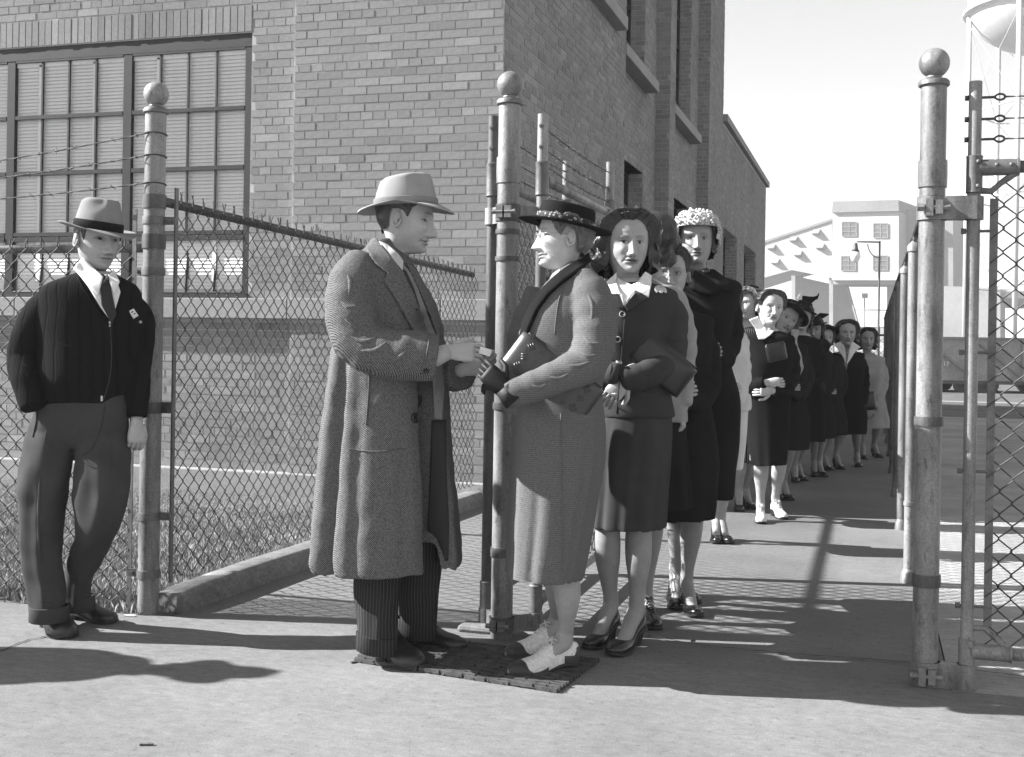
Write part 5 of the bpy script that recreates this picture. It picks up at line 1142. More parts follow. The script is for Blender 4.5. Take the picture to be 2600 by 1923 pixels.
for u_, v_ in ((279, 823), (258, 1012)): q = MB(); c, n = hit(tr, u_, v_, .004); q.box(c, (.003, .003, .011)); q.build('zip_pull', M['metal'], A.t, smooth=False)
hug(A, tr, [(327, 790), (339, 784), (352, 802), (339, 810)], .006, 'badge', 'paper', .002, 1)
pin_button(A, tr, 356, 818, .006, 'metal', name='pin')
for k in range(3): hug(A, tr, [(332+k*5, 793+k*5), (338+k*5, 790+k*5), (340+k*5, 792+k*5), (334+k*5, 795+k*5)], .0075, 'badge_print', 'hatband', .001, 0)
fedora(A, H, 'felt', 'hatband', .034, -3, 1.5, .058, .114, (.080, .103), .014, .006, sidecurl=.014, bandh=.034)
hair_cap(H, [(0, .078), (.8, .06), (1.2, .03), (1.33, -.012), (1.48, .02), (1.8, .02), (2.0, -.05), (3.2, -.065)], None, 1, 110, 24, (.004, .006, .004), .001, 3, .001, 0).build('hair', M['hair_brown'], A.t)
finish(A)

# ---------------------------------------------------------------- B: man in the tweed overcoat
B = Fig(4.66, 1020, 1660, 'smiling man in a long tweed overcoat and pale hat handing over a card')
W = B.W
H = Head(B, W(1029, 556), 82, -7, 0, 1.13, male=True, smile=.9, skin=.40, lips=.2, neck_to=W(993, 660, .0), eye_open=.6, age=.4, wide=1.08, nose=1.12, res=1.5)
B.body.loft(B.rows([(648, 955, 1030, .065, .0, 0), (680, 900, 1045, .14, 0, 0), (760, 880, 1050, .17, 0, 0), (1000, 880, 1060, .16, 0, 0)], 16, 30), True, True, True, SK)
rB = [(612, 946, 1000, .075, .01, 0), (632, 925, 1014, .095, .01, 0), (652, 898, 1030, .15, .0, 0), (680, 872, 1048, .20, 0, 0), (725, 858, 1072, .225, 0, .2), (795, 853, 1102, .225, 0, .4), (880, 842, 1118, .215, 0, .7), (977, 826, 1126, .215, 0, .9), (1095, 814, 1136, .225, 0, 1), (1200, 805, 1146, .235, 0, 1.2), (1300, 796, 1156, .245, 0, 1.4), (1405, 786, 1166, .255, 0, 1.5), (1432, 790, 1164, .255, 0, 1.5)]
mb = MB(); rg = B.rows(rB, 64, 84, .88, [(5, .036, 2.0, 1.2), (9, .020, .5, -.8), (3, .028, .4, .6)], slot=(2*math.pi-.62, .19, .50, .42), grooves=((4.02, .10, .17, .30, -.05), (4.42, .09, .07, .42, .1), (3.55, .12, .09, .35, -.1), (5.0, .10, .05, .45, .08)))
hem = rg[-1]; c = hem.mean(0)
rg2 = list(rg)+[hem+UP*0+(hem-c)*-.02-UP*.012, c+(hem-c)*.93-UP*.004, c+(hem-c)*.88+UP*.10]
mb.loft(rg2, True)
sleeve(mb, [W(922, 668, -.12), W(898, 715, -.18), W(890, 790, -.22), W(912, 868, -.25), W(975, 898, -.27), W(1050, 905, -.27), W(1108, 912, -.26)], [.075, .098, .105, .100, .095, .092, .088], 34, 28, .02, 3)
sleeve(mb, [W(990, 690, .14), W(1050, 800, .18), W(1085, 905, .16), W(1135, 938, .06), W(1172, 944, -.02)], [.09, .095, .085, .074, .066], seed=4)
coat = cloth(mb, 'overcoat', M['coat'], B.t, .0074, 4, 31, ((.006, 7, 10, (1, 1, .35)), (.0035, 8, 26, (1, 1, .8)), (.0015, 9, 60, (1, 1, 1))))
mb = MB(); trouser(mb, [W(968, 1370, -.03), W(964, 1450, -.06), W(958, 1540, -.10), W(957, 1642, -.12)], [.098, .090, .080, .070], .95, 3); trouser(mb, [W(1066, 1000, .02), W(1075, 1200, .04), W(1070, 1400, .08), W(1064, 1500, .10), W(1058, 1606, .12)], [.10, .10, .082, .076, .070], .95, 5)
tro = cloth(mb, 'trousers', M['trouser_stripe'], B.t, .0068, 3, 41, ((.005, 15, 12, (1, 1, .6)), (.003, 16, 26, (1, 1, 1))))
for cx, cy, dd, r_ in ((956, 1632, -.12, .073), (1056, 1594, .12, .073)):
    q = MB(); p = W(cx, cy, dd); q.loft([[p+RT*(k*math.cos(t))+FW*(k*math.sin(t))+UP*(z-.012*math.cos(t)) for t in np.arange(32)*2*math.pi/32] for k, z in ((r_, .034), (r_+.006, .032), (r_+.008, -.032), (r_+.003, -.036), (r_-.006, -.02))], True, False, True); q.build('trouser_cuff', M['trouser_stripe'], B.t, auto=60)
shoe(B, ground(944, 1654), ground(1066, 1704), .026, 'oxford', 'shoe', wd=1.12)
shoe(B, ground(1030, 1634), ground(1186, 1654), .026, 'oxford', 'shoe', wd=1.05)
B.body.tube([W(950, 740, -.1), W(912, 868, -.22), W(1050, 905, -.27), W(1110, 905, -.27), W(1140, 893, -.26)], [.05, .05, .045, .038, .029], 12, col=SK)
hand(B.body, W(1134, 893, -.26), RT*1-UP*.02+FW*.12, -FW*.82+UP*.5, side=-1, curl=(.35, .55, .5), s=1.06, col=SK, thumb=(.8, .5, -.1), spread=.08)
B.body.tube([W(1000, 740, .1), W(1085, 905, .15), W(1135, 938, .06), W(1175, 940, -.04)], [.05, .045, .036, .028], 12, col=SK); hand(B.body, W(1172, 940, -.05), RT*.95+UP*.22-FW*.2, -FW*.9-UP*.4, side=-1, curl=(.3, .6, .5), s=.98, col=SK*.95)
q = MB(); c = W(1232, 893, -.24); q.box(c, (.022, .0015, .013), (nrm(RT+UP*-.3), FW, nrm(UP+RT*.3))); tag(q.build('card', M['paper'], smooth=False), 'small white card held out in the overcoat man\'s fingers', 'card')
tr = bvh(coat)
hug(B, tr, [(962, 615), (985, 632), (1010, 655), (1040, 690), (1062, 735), (1085, 800), (1108, 856), (1090, 858), (1062, 800), (1020, 715), (985, 660)], .007, 'waistcoat', 'vest', .004)
hug(B, tr, [(962, 612), (985, 622), (1012, 646), (1024, 664), (1022, 694), (1010, 690), (985, 655)], .016, 'shirt_collar', 'shirt_soft', .005)
hug(B, tr, [(1020, 680), (1032, 690), (1052, 735), (1066, 780), (1056, 790), (1030, 725)], .013, 'necktie', 'tie', .004)
folds(B, tr, [[(868, 800), (900, 830), (935, 826)], [(880, 850), (925, 868), (968, 846)], [(905, 890), (950, 890), (990, 862)], [(860, 760), (885, 780), (915, 775)], [(960, 925), (1005, 915), (1045, 880)], [(985, 942), (1030, 936), (1075, 905)], [(880, 690), (890, 720), (885, 760)]], 'coat', .010, -.005)
lap = hug(B, tr, [(944, 604), (958, 606), (990, 650), (1022, 688), (1052, 752), (1076, 812), (1086, 850), (1056, 850), (1028, 802), (1000, 752), (974, 712), (984, 694), (958, 676), (928, 634)], .013, 'lapel', 'coat', .007)
hug(B, tr, [(1030, 668), (1046, 672), (1080, 730), (1110, 806), (1124, 856), (1112, 858), (1092, 800), (1062, 730)], .014, 'lapel', 'coat', .007)
hug(B, tr, [(1098, 918), (1120, 905), (1128, 990), (1122, 1066), (1102, 1064)], .006, 'waistcoat', 'vest', .004)
hug(B, tr, [(1096, 1068), (1132, 1066), (1134, 1200), (1140, 1330), (1138, 1424), (1082, 1434), (1086, 1330), (1092, 1200)], .004, 'trouser_front', 'tie', .003)
for v in (975, 1020): pin_button(B, tr, 1110, v, .008)
pin_button(B, tr, 1053, 1062, .020); pin_button(B, tr, 1082, 942, .010)
seam(B, tr, [(884, 1140), (950, 1147), (1028, 1140)], .0025, 'pocket_seam', 'coat', .002); seam(B, tr, [(940, 920), (936, 1000), (930, 1080)], .003, 'pocket_welt', 'coat', .002); seam(B, tr, [(1092, 850), (1082, 905), (1070, 948)], .003, 'cuff_seam', 'coat', .002)
fedora(B, H, 'felt_pale', 'hatband_pale', .044, 9, 0, .058, .100, (.082, .105), .030, -.022, sidecurl=.006, bandh=.024, taper=.80)
hair_cap(H, [(0, .078), (.8, .06), (1.2, .035), (1.33, .0), (1.46, .025), (1.85, .022), (2.0, -.04), (3.2, -.06)], None, 2, 110, 24, (.004, .007, .004), .001, 3, .001, 0).build('hair', M['hair_brown'], B.t)
finish(B)

# ---------------------------------------------------------------- C: older woman in the boater hat
C_ = Fig(4.50, 1400, 1700, 'older woman in a black brimmed hat and ribbed wool coat, a bag under her arm')
W = C_.W
H = Head(C_, W(1431, 605), -80, 2, -2, 1.02, smile=.8, skin=.46, brow=.2, lips=.24, age=1., neck_to=W(1452, 700, .0), iris=.08, nose=1.15, eye_open=.7, res=1.5)
C_.body.loft(C_.rows([(680, 1418, 1482, .06, 0, 0), (710, 1395, 1500, .12, 0, 0), (800, 1370, 1520, .15, 0, 0), (1000, 1340, 1520, .15, 0, 0), (1430, 1330, 1450, .13, 0, 0)], 20, 30), True, True, True, SK)
rC = [(660, 1436, 1494, .07, 0, 0), (680, 1412, 1505, .09, 0, 0), (705, 1392, 1521, .14, 0, 0), (735, 1368, 1534, .17, 0, 0), (785, 1342, 1545, .185, 0, .3), (850, 1312, 1549, .185, 0, .6), (920, 1302, 1544, .18, 0, .8), (975, 1300, 1530, .175, 0, .8), (1040, 1298, 1534, .19, 0, .8), (1095, 1296, 1537, .20, 0, .9), (1200, 1292, 1527, .21, 0, 1), (1340, 1286, 1500, .215, 0, 1), (1445, 1282, 1478, .215, 0, 1), (1456, 1284, 1476, .213, 0, 1)]
mb = MB(); rg = C_.rows(rC, 60, 72, .88, [(5, .024, 1, .5), (8, .016, 2, 1.), (3, .016, 0, .4)], grooves=((4.35, .09, .06, .55, .05), (5.25, .10, .07, .5, .1), (3.7, .1, .05, .6, 0))); hem = rg[-1]; c = hem.mean(0)
mb.loft(list(rg)+[c+(hem-c)*.97-UP*.010, c+(hem-c)*.92, c+(hem-c)*.86+UP*.09], True)
sleeve(mb, [W(1470, 705, -.10), W(1500, 760, -.15), W(1512, 840, -.18), W(1494, 915, -.20), W(1430, 952, -.23), W(1350, 985, -.24), W(1282, 1004, -.24)], [.055, .078, .078, .074, .064, .058, .056], 34, 26, .04, 6)
sleeve(mb, [W(1380, 740, .12), W(1345, 850, .16), W(1335, 930, .10), W(1310, 1010, -.05), W(1300, 1025, -.10)], [.075, .08, .07, .055, .05], seed=7)
coatC = cloth(mb, 'coat', M['coat2'], C_.t, .0072, 4, 51, ((.005, 27, 11, (1, 1, .4)), (.003, 28, 30, (1, 1, .8))))
# legs and shoes
a, r_ = calf(W(1432, 1425, -.05), W(1428, 1630, -.06), bow=RT*.012)
shoe(C_, ground(1462, 1700), ground(1290, 1722), .03, 'saddle', 'shoe_white', 'shoe_brown', wd=1.0, leg=a, legr=r_, skin=.30)
a, r_ = calf(W(1420, 1425, .10), W(1408, 1610, .12)); shoe(C_, ground(1440, 1652), ground(1284, 1676), .03, 'saddle', 'shoe_white', 'shoe_brown', leg=a, legr=r_, skin=.30)
# gloves
g = MB(); hand(g, W(1284, 985, -.25), -RT*.75+UP*.62+FW*.1, -FW*.9, side=1, curl=(.5, .6, .4), s=.95); hand(g, W(1300, 1012, -.10), -RT*.8+UP*.6, -FW*.4+UP*.7, side=1, curl=(.5, .7, .5), s=.9)
g.tube([W(1308, 1018, -.25), W(1278, 985, -.25)], [.046, .034], 14); g.build('glove', M['glove'], C_.t)
tr = bvh(coatC)
hug(C_, tr, [(1494, 642), (1500, 664), (1470, 688), (1430, 716), (1394, 748), (1366, 786), (1346, 830), (1332, 870), (1322, 866), (1330, 822), (1350, 776), (1382, 730), (1422, 694), (1462, 664)], .014, 'shawl_collar', 'scarf', .020)
folds(C_, tr, [[(1478, 850), (1500, 872), (1530, 870)], [(1470, 890), (1495, 905), (1525, 900)], [(1440, 925), (1470, 930), (1505, 915)], [(1390, 955), (1420, 962), (1450, 945)], [(1345, 975), (1370, 985), (1392, 972)], [(1490, 740), (1505, 780), (1500, 820)]], 'coat2', .008, -.004)
seam(C_, tr, [(1438, 716), (1420, 760), (1412, 810), (1408, 850)], .003, 'shoulder_seam', 'coat2', .001)
seam(C_, tr, [(1424, 1050), (1426, 1200), (1428, 1330), (1428, 1450)], .0025, 'skirt_seam', 'coat2', .001)
# bag under the arm
def bag_slab(fig, u, v, dd, w_, h_, t_, rot, label, mat, ribs=True, yawv=0):
    c = fig.W(u, v, dd); ca, sa = math.cos(rot), math.sin(rot); X = RT*ca+UP*sa; Y = -RT*sa+UP*ca; X = nrm(X*math.cos(yawv)+FW*math.sin(yawv)); Nn = np.cross(X, Y)
    if Nn@FW > 0: Nn = -Nn
    th = thing('handbag', c, label, 'handbag'); q = MB(); rings = []
    for s in np.linspace(-1, 1, 15):
        k = (1-abs(s)**5)**.35 if abs(s) < 1 else .05; rings.append([c+X*(w_*s)+Y*(h_*math.copysign(abs(math.sin(t))**.45, math.sin(t))*(.92+.08*k))+Nn*(t_*math.copysign(abs(math.cos(t))**.8, math.cos(t))*max(.25, k)) for t in np.arange(24)*2*math.pi/24])
    q.loft(rings, True); q.build('pouch', M[mat], th)
    q = MB(); q.tube([c+X*(w_*s)+Y*(h_*1.0)+Nn*.006 for s in np.linspace(-.9, .9, 10)], .006, 8); q.build('clasp_frame', M['bag'], th)
    if ribs:
        q = MB()
        for i in range(-3, 4):
            for j in range(-2, 3):
                o = c+X*(i*.042)+Y*(j*.042); al = .6 if (i+j) % 2 else -.6; e = X*math.cos(al)+Y*math.sin(al); n2 = -X*math.sin(al)+Y*math.cos(al)
                for k in (-1, 0, 1):
                    p = o+n2*(k*.009); rr = max(abs((p-c)@X)/w_, abs((p-c)@Y)/h_)
                    if rr < .86: q.tube([p-e*.014+Nn*t_*.86, p+Nn*(t_*.93), p+e*.014+Nn*t_*.86], .0028, 5)
        q.build('tooling', M['bag_tooled'], th)
    return th
bag_slab(C_, 1402, 958, -.165, .185, .078, .026, math.radians(-37), 'tooled leather handbag clamped under the older woman\'s arm', 'bag_tooled', True)
fedora(C_, H, 'felt_black', 'hat_print', .046, 9, 2, .066, .070, (.086, .106), .004, .004, flat=True, sidecurl=.0, taper=.93, bandh=.030, yaw=0)
glasses(C_, H)
hair_cap(H, [(0, .076), (.8, .06), (1.15, .02), (1.32, .0), (1.5, .028), (1.8, .022), (2.0, -.05), (3.2, -.075)], None, 3, 150, 30, (.006, .016, .012), .005, 2.6, .004, 0).build('hair', M['hair_grey'], C_.t)
finish(C_)

# ---------------------------------------------------------------- D: woman in the charcoal suit
D_ = Fig(4.97, 1590, 1625, 'dark-haired woman in a charcoal suit with a white collar and a round brooch')
W = D_.W
H = Head(D_, W(1591, 620), 9, 0, 0, 1.06, smile=.5, skin=.33, brow=.08, lips=.09, neck_to=W(1598, 730, .02), wide=1.15, res=1.6)  # face skin darkened in place of shade that does not fall on her
D_.body.loft(D_.rows([(706, 1570, 1632, .055, .02, 0), (735, 1545, 1660, .075, .01, 0), (760, 1520, 1700, .09, 0, 0), (1000, 1530, 1690, .10, 0, 0), (1320, 1530, 1660, .10, 0, 0)], 20, 30), True, True, True, SK)
rD = [(716, 1560, 1650, .065, .02, 0), (728, 1526, 1694, .08, .01, 0), (746, 1500, 1722, .10, .0, 0), (790, 1498, 1716, .125, 0, 0), (840, 1502, 1698, .14, 0, .3), (900, 1516, 1696, .125, 0, .5), (940, 1522, 1690, .115, 0, .6), (1000, 1520, 1702, .13, 0, .8), (1045, 1520, 1712, .14, 0, 1), (1058, 1522, 1711, .138, 0, 1)]
mb = MB(); rg = D_.rows(rD, 44, 60, .85, [(6, .010, 1, .5), (4, .010, 2, 1.)]); hem = rg[-1]; c = hem.mean(0); mb.loft(list(rg)+[c+(hem-c)*.95-UP*.004, c+(hem-c)*.90+UP*.05], True)
sleeve(mb, [W(1684, 764, .0), W(1704, 798, .0), W(1706, 850, -.01), W(1702, 905, -.04), W(1658, 945, -.13), W(1600, 962, -.17), W(1578, 966, -.17)], [.045, .070, .068, .066, .058, .050, .048], 34, 26, .04, 8)
sleeve(mb, [W(1520, 762, .0), W(1484, 802, .0), W(1470, 870, -.02), W(1490, 925, -.06), W(1545, 950, -.15), W(1575, 952, -.18)], [.045, .070, .066, .06, .05, .046], seed=9)
jk = cloth(mb, 'jacket', M['suit'], D_.t, .0066, 3, 61, ((.003, 31, 14, (1, 1, .7)), (.0018, 32, 34, (1, 1, .9))))
mb = MB(); rS = [(1030, 1530, 1702, .13, 0, 0), (1080, 1522, 1708, .145, 0, .3), (1160, 1514, 1704, .155, 0, .8), (1250, 1506, 1696, .16, 0, 1.1), (1328, 1500, 1690, .165, 0, 1.5), (1338, 1501, 1689, .165, 0, 1.5)]
rg = D_.rows(rS, 34, 120, .9, [(14, .022, 0, .4), (9, .018, 1, .3), (22, .008, 2, 0)]); hem = rg[-1]; c = hem.mean(0); mb.loft(list(rg)+[c+(hem-c)*.95+UP*.004, c+(hem-c)*.9+UP*.06], True)
sk = cloth(mb, 'skirt', M['suit'], D_.t, .006, 4, 62, ((.002, 33, 16, (1, 1, .2)),))
a, r_ = calf(W(1543, 1310, -.02), W(1548, 1560, -.04), s=1.06, bow=-RT*.006); shoe(D_, ground(1562, 1618), ground(1488, 1650), .06, 'pump', 'shoe_black', leg=a, legr=r_, skin=.27)
a, r_ = calf(W(1622, 1310, -.02), W(1608, 1560, -.06), s=1.08, bow=RT*.004); shoe(D_, ground(1628, 1632), ground(1548, 1668), .06, 'pump', 'shoe_black', leg=a, legr=r_, skin=.27)
for u, v in ((1518, 1622), (1577, 1640)): pass
hand(D_.body, W(1590, 962, -.19), -RT*.62-UP*.70-FW*.10, -FW*.95-RT*.1, side=-1, curl=(.35, .55, .45), s=.95, col=.36, thumb=(.7, .6, -.1)); D_.body.tube([W(1660, 770, 0), W(1722, 860, -.01), W(1665, 945, -.13), W(1586, 962, -.19)], [.04, .038, .034, .025], 12, col=.36); D_.body.tube([W(1530, 770, 0), W(1475, 870, -.02), W(1545, 950, -.15), W(1566, 948, -.165)], [.04, .038, .032, .025], 12, col=.36)
hand(D_.body, W(1560, 962, -.14), RT*.95-UP*.12+FW*.1, -FW*.6-UP*.4, side=-1, curl=(.5, .7, .5), s=.85, col=.36)
q = MB(); p = W(1560, 1000, -.235); q.tube([p+RT*.009*math.cos(t)+FW*.009*math.sin(t) for t in np.arange(14)*2*math.pi/14], .002, 6, closed=True); q.sphere(p-FW*.010, .004, 8, 6); q.build('ring', M['metal'], D_.t)
tr = bvh(jk, D_.body.build('tmp', M['skin'], None)); bpy.data.objects.remove(bpy.data.objects['tmp'])
hug(D_, tr, [(1562, 700), (1578, 712), (1604, 724), (1630, 708), (1632, 735), (1608, 765), (1588, 782), (1572, 752), (1560, 724)], .006, 'blouse', 'shirt', .004)
hug(D_, tr, [(1566, 692), (1534, 722), (1540, 746), (1548, 744), (1566, 739), (1580, 748), (1584, 778), (1574, 742), (1564, 714)], .016, 'blouse_collar', 'shirt', .005); hug(D_, tr, [(1638, 690), (1655, 700), (1652, 730), (1647, 756), (1628, 745), (1614, 738), (1590, 766), (1604, 738)], .016, 'blouse_collar', 'shirt', .005)
hug(D_, tr, [(1540, 748), (1566, 742), (1588, 784), (1574, 786), (1548, 766)], .011, 'lapel', 'suit', .005); hug(D_, tr, [(1614, 742), (1648, 758), (1612, 780), (1592, 790), (1588, 776)], .011, 'lapel', 'suit', .005)
for u, v in ((1580, 799), (1569, 862), (1571, 922)): pin_button(D_, tr, u, v, .013, 'button_pale'); pin_button(D_, tr, u, v, .010, 'button')
c, n = hit(tr, 1676, 740, .006); q = MB(); x = nrm(np.cross(n, ZZ)); y = np.cross(n, x); y = -y if y[2] < 0 else y
for i in range(15):
    t = -.5+(math.pi+1.0)*i/14; e = x*math.cos(t)+y*math.sin(t); q.tube([c+e*.006, c+e*.024], [.0012, .0026], 5); q.sphere(c+e*.024+n*.001, .0032, 7, 5)
q.sphere(c-y*.006, (.009, .005, .010), 10, 8, (x, n, y)); q.build('brooch', M['metal'], D_.t)
folds(D_, tr, [[(1690, 850), (1712, 866), (1738, 858)], [(1684, 885), (1708, 900), (1736, 888)], [(1660, 930), (1685, 936), (1710, 918)], [(1630, 945), (1650, 955), (1668, 945)], [(1540, 900), (1552, 930), (1545, 960)], [(1630, 990), (1660, 1000), (1690, 985)]], 'suit', .007, -.004)
seam(D_, tr, [(1588, 790), (1582, 860), (1576, 930), (1566, 1050)], .0025, 'front_edge', 'suit', .002)
bag_slab(D_, 1674, 922, -.10, .145, .075, .035, math.radians(-38), 'soft black leather clutch bag under the charcoal-suited woman\'s arm', 'bag', False)
hm = hair_cap(H, [(0, .091), (.35, .088), (.75, .073), (1.0, .042), (1.14, .0), (1.28, -.09), (1.9, -.13), (3.2, -.135)], None, 5, 220, 46, (.012, .034, .044), .009, 3.0, .011, 160, .5); locks(H, hm, 110, (1.35, 2*math.pi-1.35), .03, -.10, (.030, .036, .004), (.08, .006, 1.6), .0028, .010, 16); hm.build('hair', M['hair'], D_.t)
q = MB()
for i in range(24):
    a_ = random.uniform(-1.0, 1.0); t_ = random.random(); b0 = H.surf(a_, .112, .020+.006*t_)+A3(*RNG.normal(size=3))*.004; e_ = A3(*RNG.normal(size=3))*.007; q.tube([b0-e_, b0+e_*.3+ZZ*.004, b0+e_], .0016, 4)
q.build('hair_net', M['hair_grey'], D_.t)
finish(D_)
# ---------------------------------------------------------------- the queue
HL = [(0, .090), (.35, .088), (.75, .074), (1.0, .045), (1.16, .005)]
def hairdo(fig, H, style, mat, seed):
    sd = random.Random(seed); pt_ = sd.uniform(-.4, .9)
    if style == 'curly': hm = hair_cap(H, HL+[(1.30, -.08), (1.9, -.115), (3.2, -.12)], None, seed, 120, 30, (.016, .030, .034), .007, sd.uniform(2.4, 3.4), .009, 70, pt_)
    elif style == 'up': hm = hair_cap(H, HL+[(1.28, .005), (1.55, .018), (1.9, -.055), (3.2, -.07)], None, seed, 120, 26, (.014, .026, .014), .006, 2.4, .007, 60, pt_)
    else: hm = hair_cap(H, HL+[(1.30, -.055), (1.9, -.085), (3.2, -.09)], None, seed, 120, 28, (.012, .022, .020), .005, 2.6, .006, 60, pt_)
    return hm.build('hair', M[mat], fig.t)
def woman(d, u, ev, label, yaw=0, pitch=0, tilt=0, hs_=1.0, skin=.36, smile=.2, hem=1200, jh=None, sw=.185, ub=None, lean=0, coat='black', skirt=None, hair='bob', hmat='hair', feet=None, heelh=.05, shoes='shoe_black', skind='pump', arms='folded', leg=.26, hemw=.20, lips=.12, vox=.0095, age=0., stock=True, group='women waiting in the queue', handcol=None, brow=.10, gloved=False, aw=.74, nose=None):
    rs = random.Random(int(u*7)); nose = nose or rs.uniform(.9, 1.15); wide_ = rs.uniform(1.04, 1.17); mouth = rs.uniform(.92, 1.1)
    f = Fig(d, u if ub is None else ub, ev, label, group); pm = FP/d; W = f.W; ub = u if ub is None else ub; us = u+(ub-u)*.35
    q = lambda m: ev+m*pm
    H = Head(f, W(u, ev), yaw, pitch, tilt, hs_, smile=smile, skin=skin, lips=lips, brow=brow, res=.75, neck_to=W(us, q(.20), .02), age=age, wide=wide_, nose=nose, mouth=mouth)
    def row(m, c, w, hd, dd=0, fw=0): v = q(m); return (v, c-w*pm, c+w*pm, hd, dd, fw)
    f.body.loft(f.rows([row(.15, us, .05, .05, .02), row(.20, us, .10, .07, .01), row(.24, us, .15, .08), row(.6, ub, .12, .09), row((hem-ev)/pm-.03, ub, .13, .10)], 16, 24), True, True, True, skin)
    mid = lambda t: us+(ub-us)*t
    hm_ = (hem-ev)/pm; jm = (jh-ev)/pm if jh else None
    up = [row(.165, us, .062, .06, .02), row(.185, us, .11, .075, .01), row(.212, us, sw*.97, .095), row(.27, us, sw*.96, .115), row(.40, mid(.3), .160, .145, -.01, .3), row(.58, mid(.7), .138, .125, 0, .6)]
    mb = MB()
    if jm: rr = up+[row(jm-.10, ub, .172, .15, 0, 1), row(jm, ub, .182, .155, 0, 1.2)]
    else: rr = up+[row(.80, ub, .170, .15, 0, .8), row((.80+hm_)/2, ub, (.17+hemw)/2+.01, .17, 0, 1), row(hm_, ub, hemw, .19, 0, 1.4)]
    rg = f.rows(rr, 36, 48, .88, [(6, .018, u, 1), (9, .014, 1, .5)]); hm2 = rg[-1]; c = hm2.mean(0); mb.loft(list(rg)+[c+(hm2-c)*.93+UP*.006, c+(hm2-c)*.88+UP*.06], True)
    hands = []
    pt = lambda x, m, dd: W(us+x*pm*(aw if abs(x) > .14 else 1), q(m), dd)
    for sg in (-1, 1):
        if arms == 'down': P = [pt(sg*.115, .235, 0), pt(sg*.205, .36, 0), pt(sg*.225, .50, 0), pt(sg*.225, .64, -.04), pt(sg*.215, .74, -.07)]; R_ = [.045, .064, .058, .050, .043]; hands.append((P[-1], -UP, sg))
        elif arms == 'low': P = [pt(sg*.115, .235, 0), pt(sg*.20, .36, 0), pt(sg*.22, .52, -.01), pt(sg*.15, .68, -.12), pt(sg*.06, .78, -.19)]; R_ = [.045, .064, .058, .050, .041]; hands.append((P[-1], -UP*.7-RT*sg*.7, sg))
        else: P = [pt(sg*.115, .235, 0), pt(sg*.20, .36, 0), pt(sg*.215, .50, -.02), pt(sg*.15, .575+.02*sg, -.14), pt(sg*.03, .565+.03*sg, -.20)]; R_ = [.045, .064, .058, .050, .043]; hands.append((P[-1], -RT*sg, sg))
        sleeve(mb, P, R_, 24, 18, .075, int(u)+sg); f.body.tube([pt(0, .24, 0)]+P+[P[-1]+nrm(hands[-1][1])*.02], [.04, .035, .035, .033, .03, .026, .024], 8, col=handcol or skin)
    co = cloth(mb, 'jacket' if jm else 'coat', M[coat], f.t, vox, 2, int(u), ((.006, int(u), 12, (1, 1, .6)), (.0035, int(u)+1, 30, (1, 1, .9))))
    out = [co]
    if jm:
        mb = MB(); rr = [row(jm-.05, ub, .165, .145), row((jm+hm_)/2, ub, (.17+hemw)/2, .165, 0, .8), row(hm_, ub, hemw, .175, 0, 1.4)]; rg = f.rows(rr, 20, 72, .9, [(11, .02, u, .3), (7, .015, 1, .2)]); hm2 = rg[-1]; c = hm2.mean(0); mb.loft(list(rg)+[c+(hm2-c)*.93+UP*.006, c+(hm2-c)*.88+UP*.06], True)
        out.append(cloth(mb, 'skirt', M[skirt or coat], f.t, vox, 1, int(u)+5, ((.002, 3, 12, (1, 1, .3)),)))
    gm = MB() if gloved else f.body
    for p, D, sg in hands: hand(gm, p+nrm(D)*.01, D-FW*.15, -FW if arms != 'down' else RT*sg-FW*.3, side=-sg, curl=(.4, .6, .4), s=.92, col=handcol or skin)
    if gloved: gm.build('glove', M['glove'], f.t)
    base = at(ub, ev, d); base[2] = 0
    if feet is None: feet = [None, None]
    for i, ft in enumerate(feet):
        sg = -1 if i == 0 else 1
        if ft is None: toe = base+R0*(sg*.075)-FW*.14
        elif len(ft) == 3: toe = base+R0*ft[1]-FW*ft[2]
        else:
            toe = ground(*ft); o_ = toe-base; toe = base+R0*max(-.17, min(.17, o_@R0))+FW*max(-.30, min(.10, o_@FW))
        ang = sg*.15; dirv = -FW*math.cos(ang)+R0*math.sin(ang); hl = toe-dirv*.235
        kn = at(ub, hem-.06*pm, d); kn = kn+R0*(((toe-base)@R0)*.75); kz = kn[2]; kn = A3(kn[0], kn[1], kz)+FW*(((hl-base)@FW)*.5-.0); an = hl+dirv*.05+ZZ*(heelh+.095)
        a_, r_ = calf(kn, an, s=1.0); shoe(f, hl, toe, heelh, skind, shoes, leg=a_, legr=r_, skin=leg)
    if hair: hairdo(f, H, hair, hmat, int(u))
    f.H = H; f.co = out; f.pm = pm; f.q = q; f.ub = ub; f.us = us
    return f
# E: pale coat, dark curls, mostly behind the suited woman
E_ = woman(5.32, 1650, 612, 'dark-curled woman in a pale coat almost hidden behind the charcoal suit', yaw=-125, hem=1290, jh=1072, skirt='black2', coat='pale2', hair='curly', ub=1644, sw=.15, aw=.70, feet=[(1622, 1568), (1668, 1602)], skind='oxford', heelh=.035, arms='down', vox=.009); finish(E_)
# F: glasses, dark coat
F_ = woman(5.48, 1699, 694, 'woman in round glasses peering over a shoulder, black coat', yaw=-6, pitch=-4, hem=1316, coat='black2', hair='up', ub=1728, sw=.19, feet=[(1716, 1550), (1774, 1570)], hemw=.16, age=.3, skin=.36, vox=.009); glasses(F_, F_.H); finish(F_)
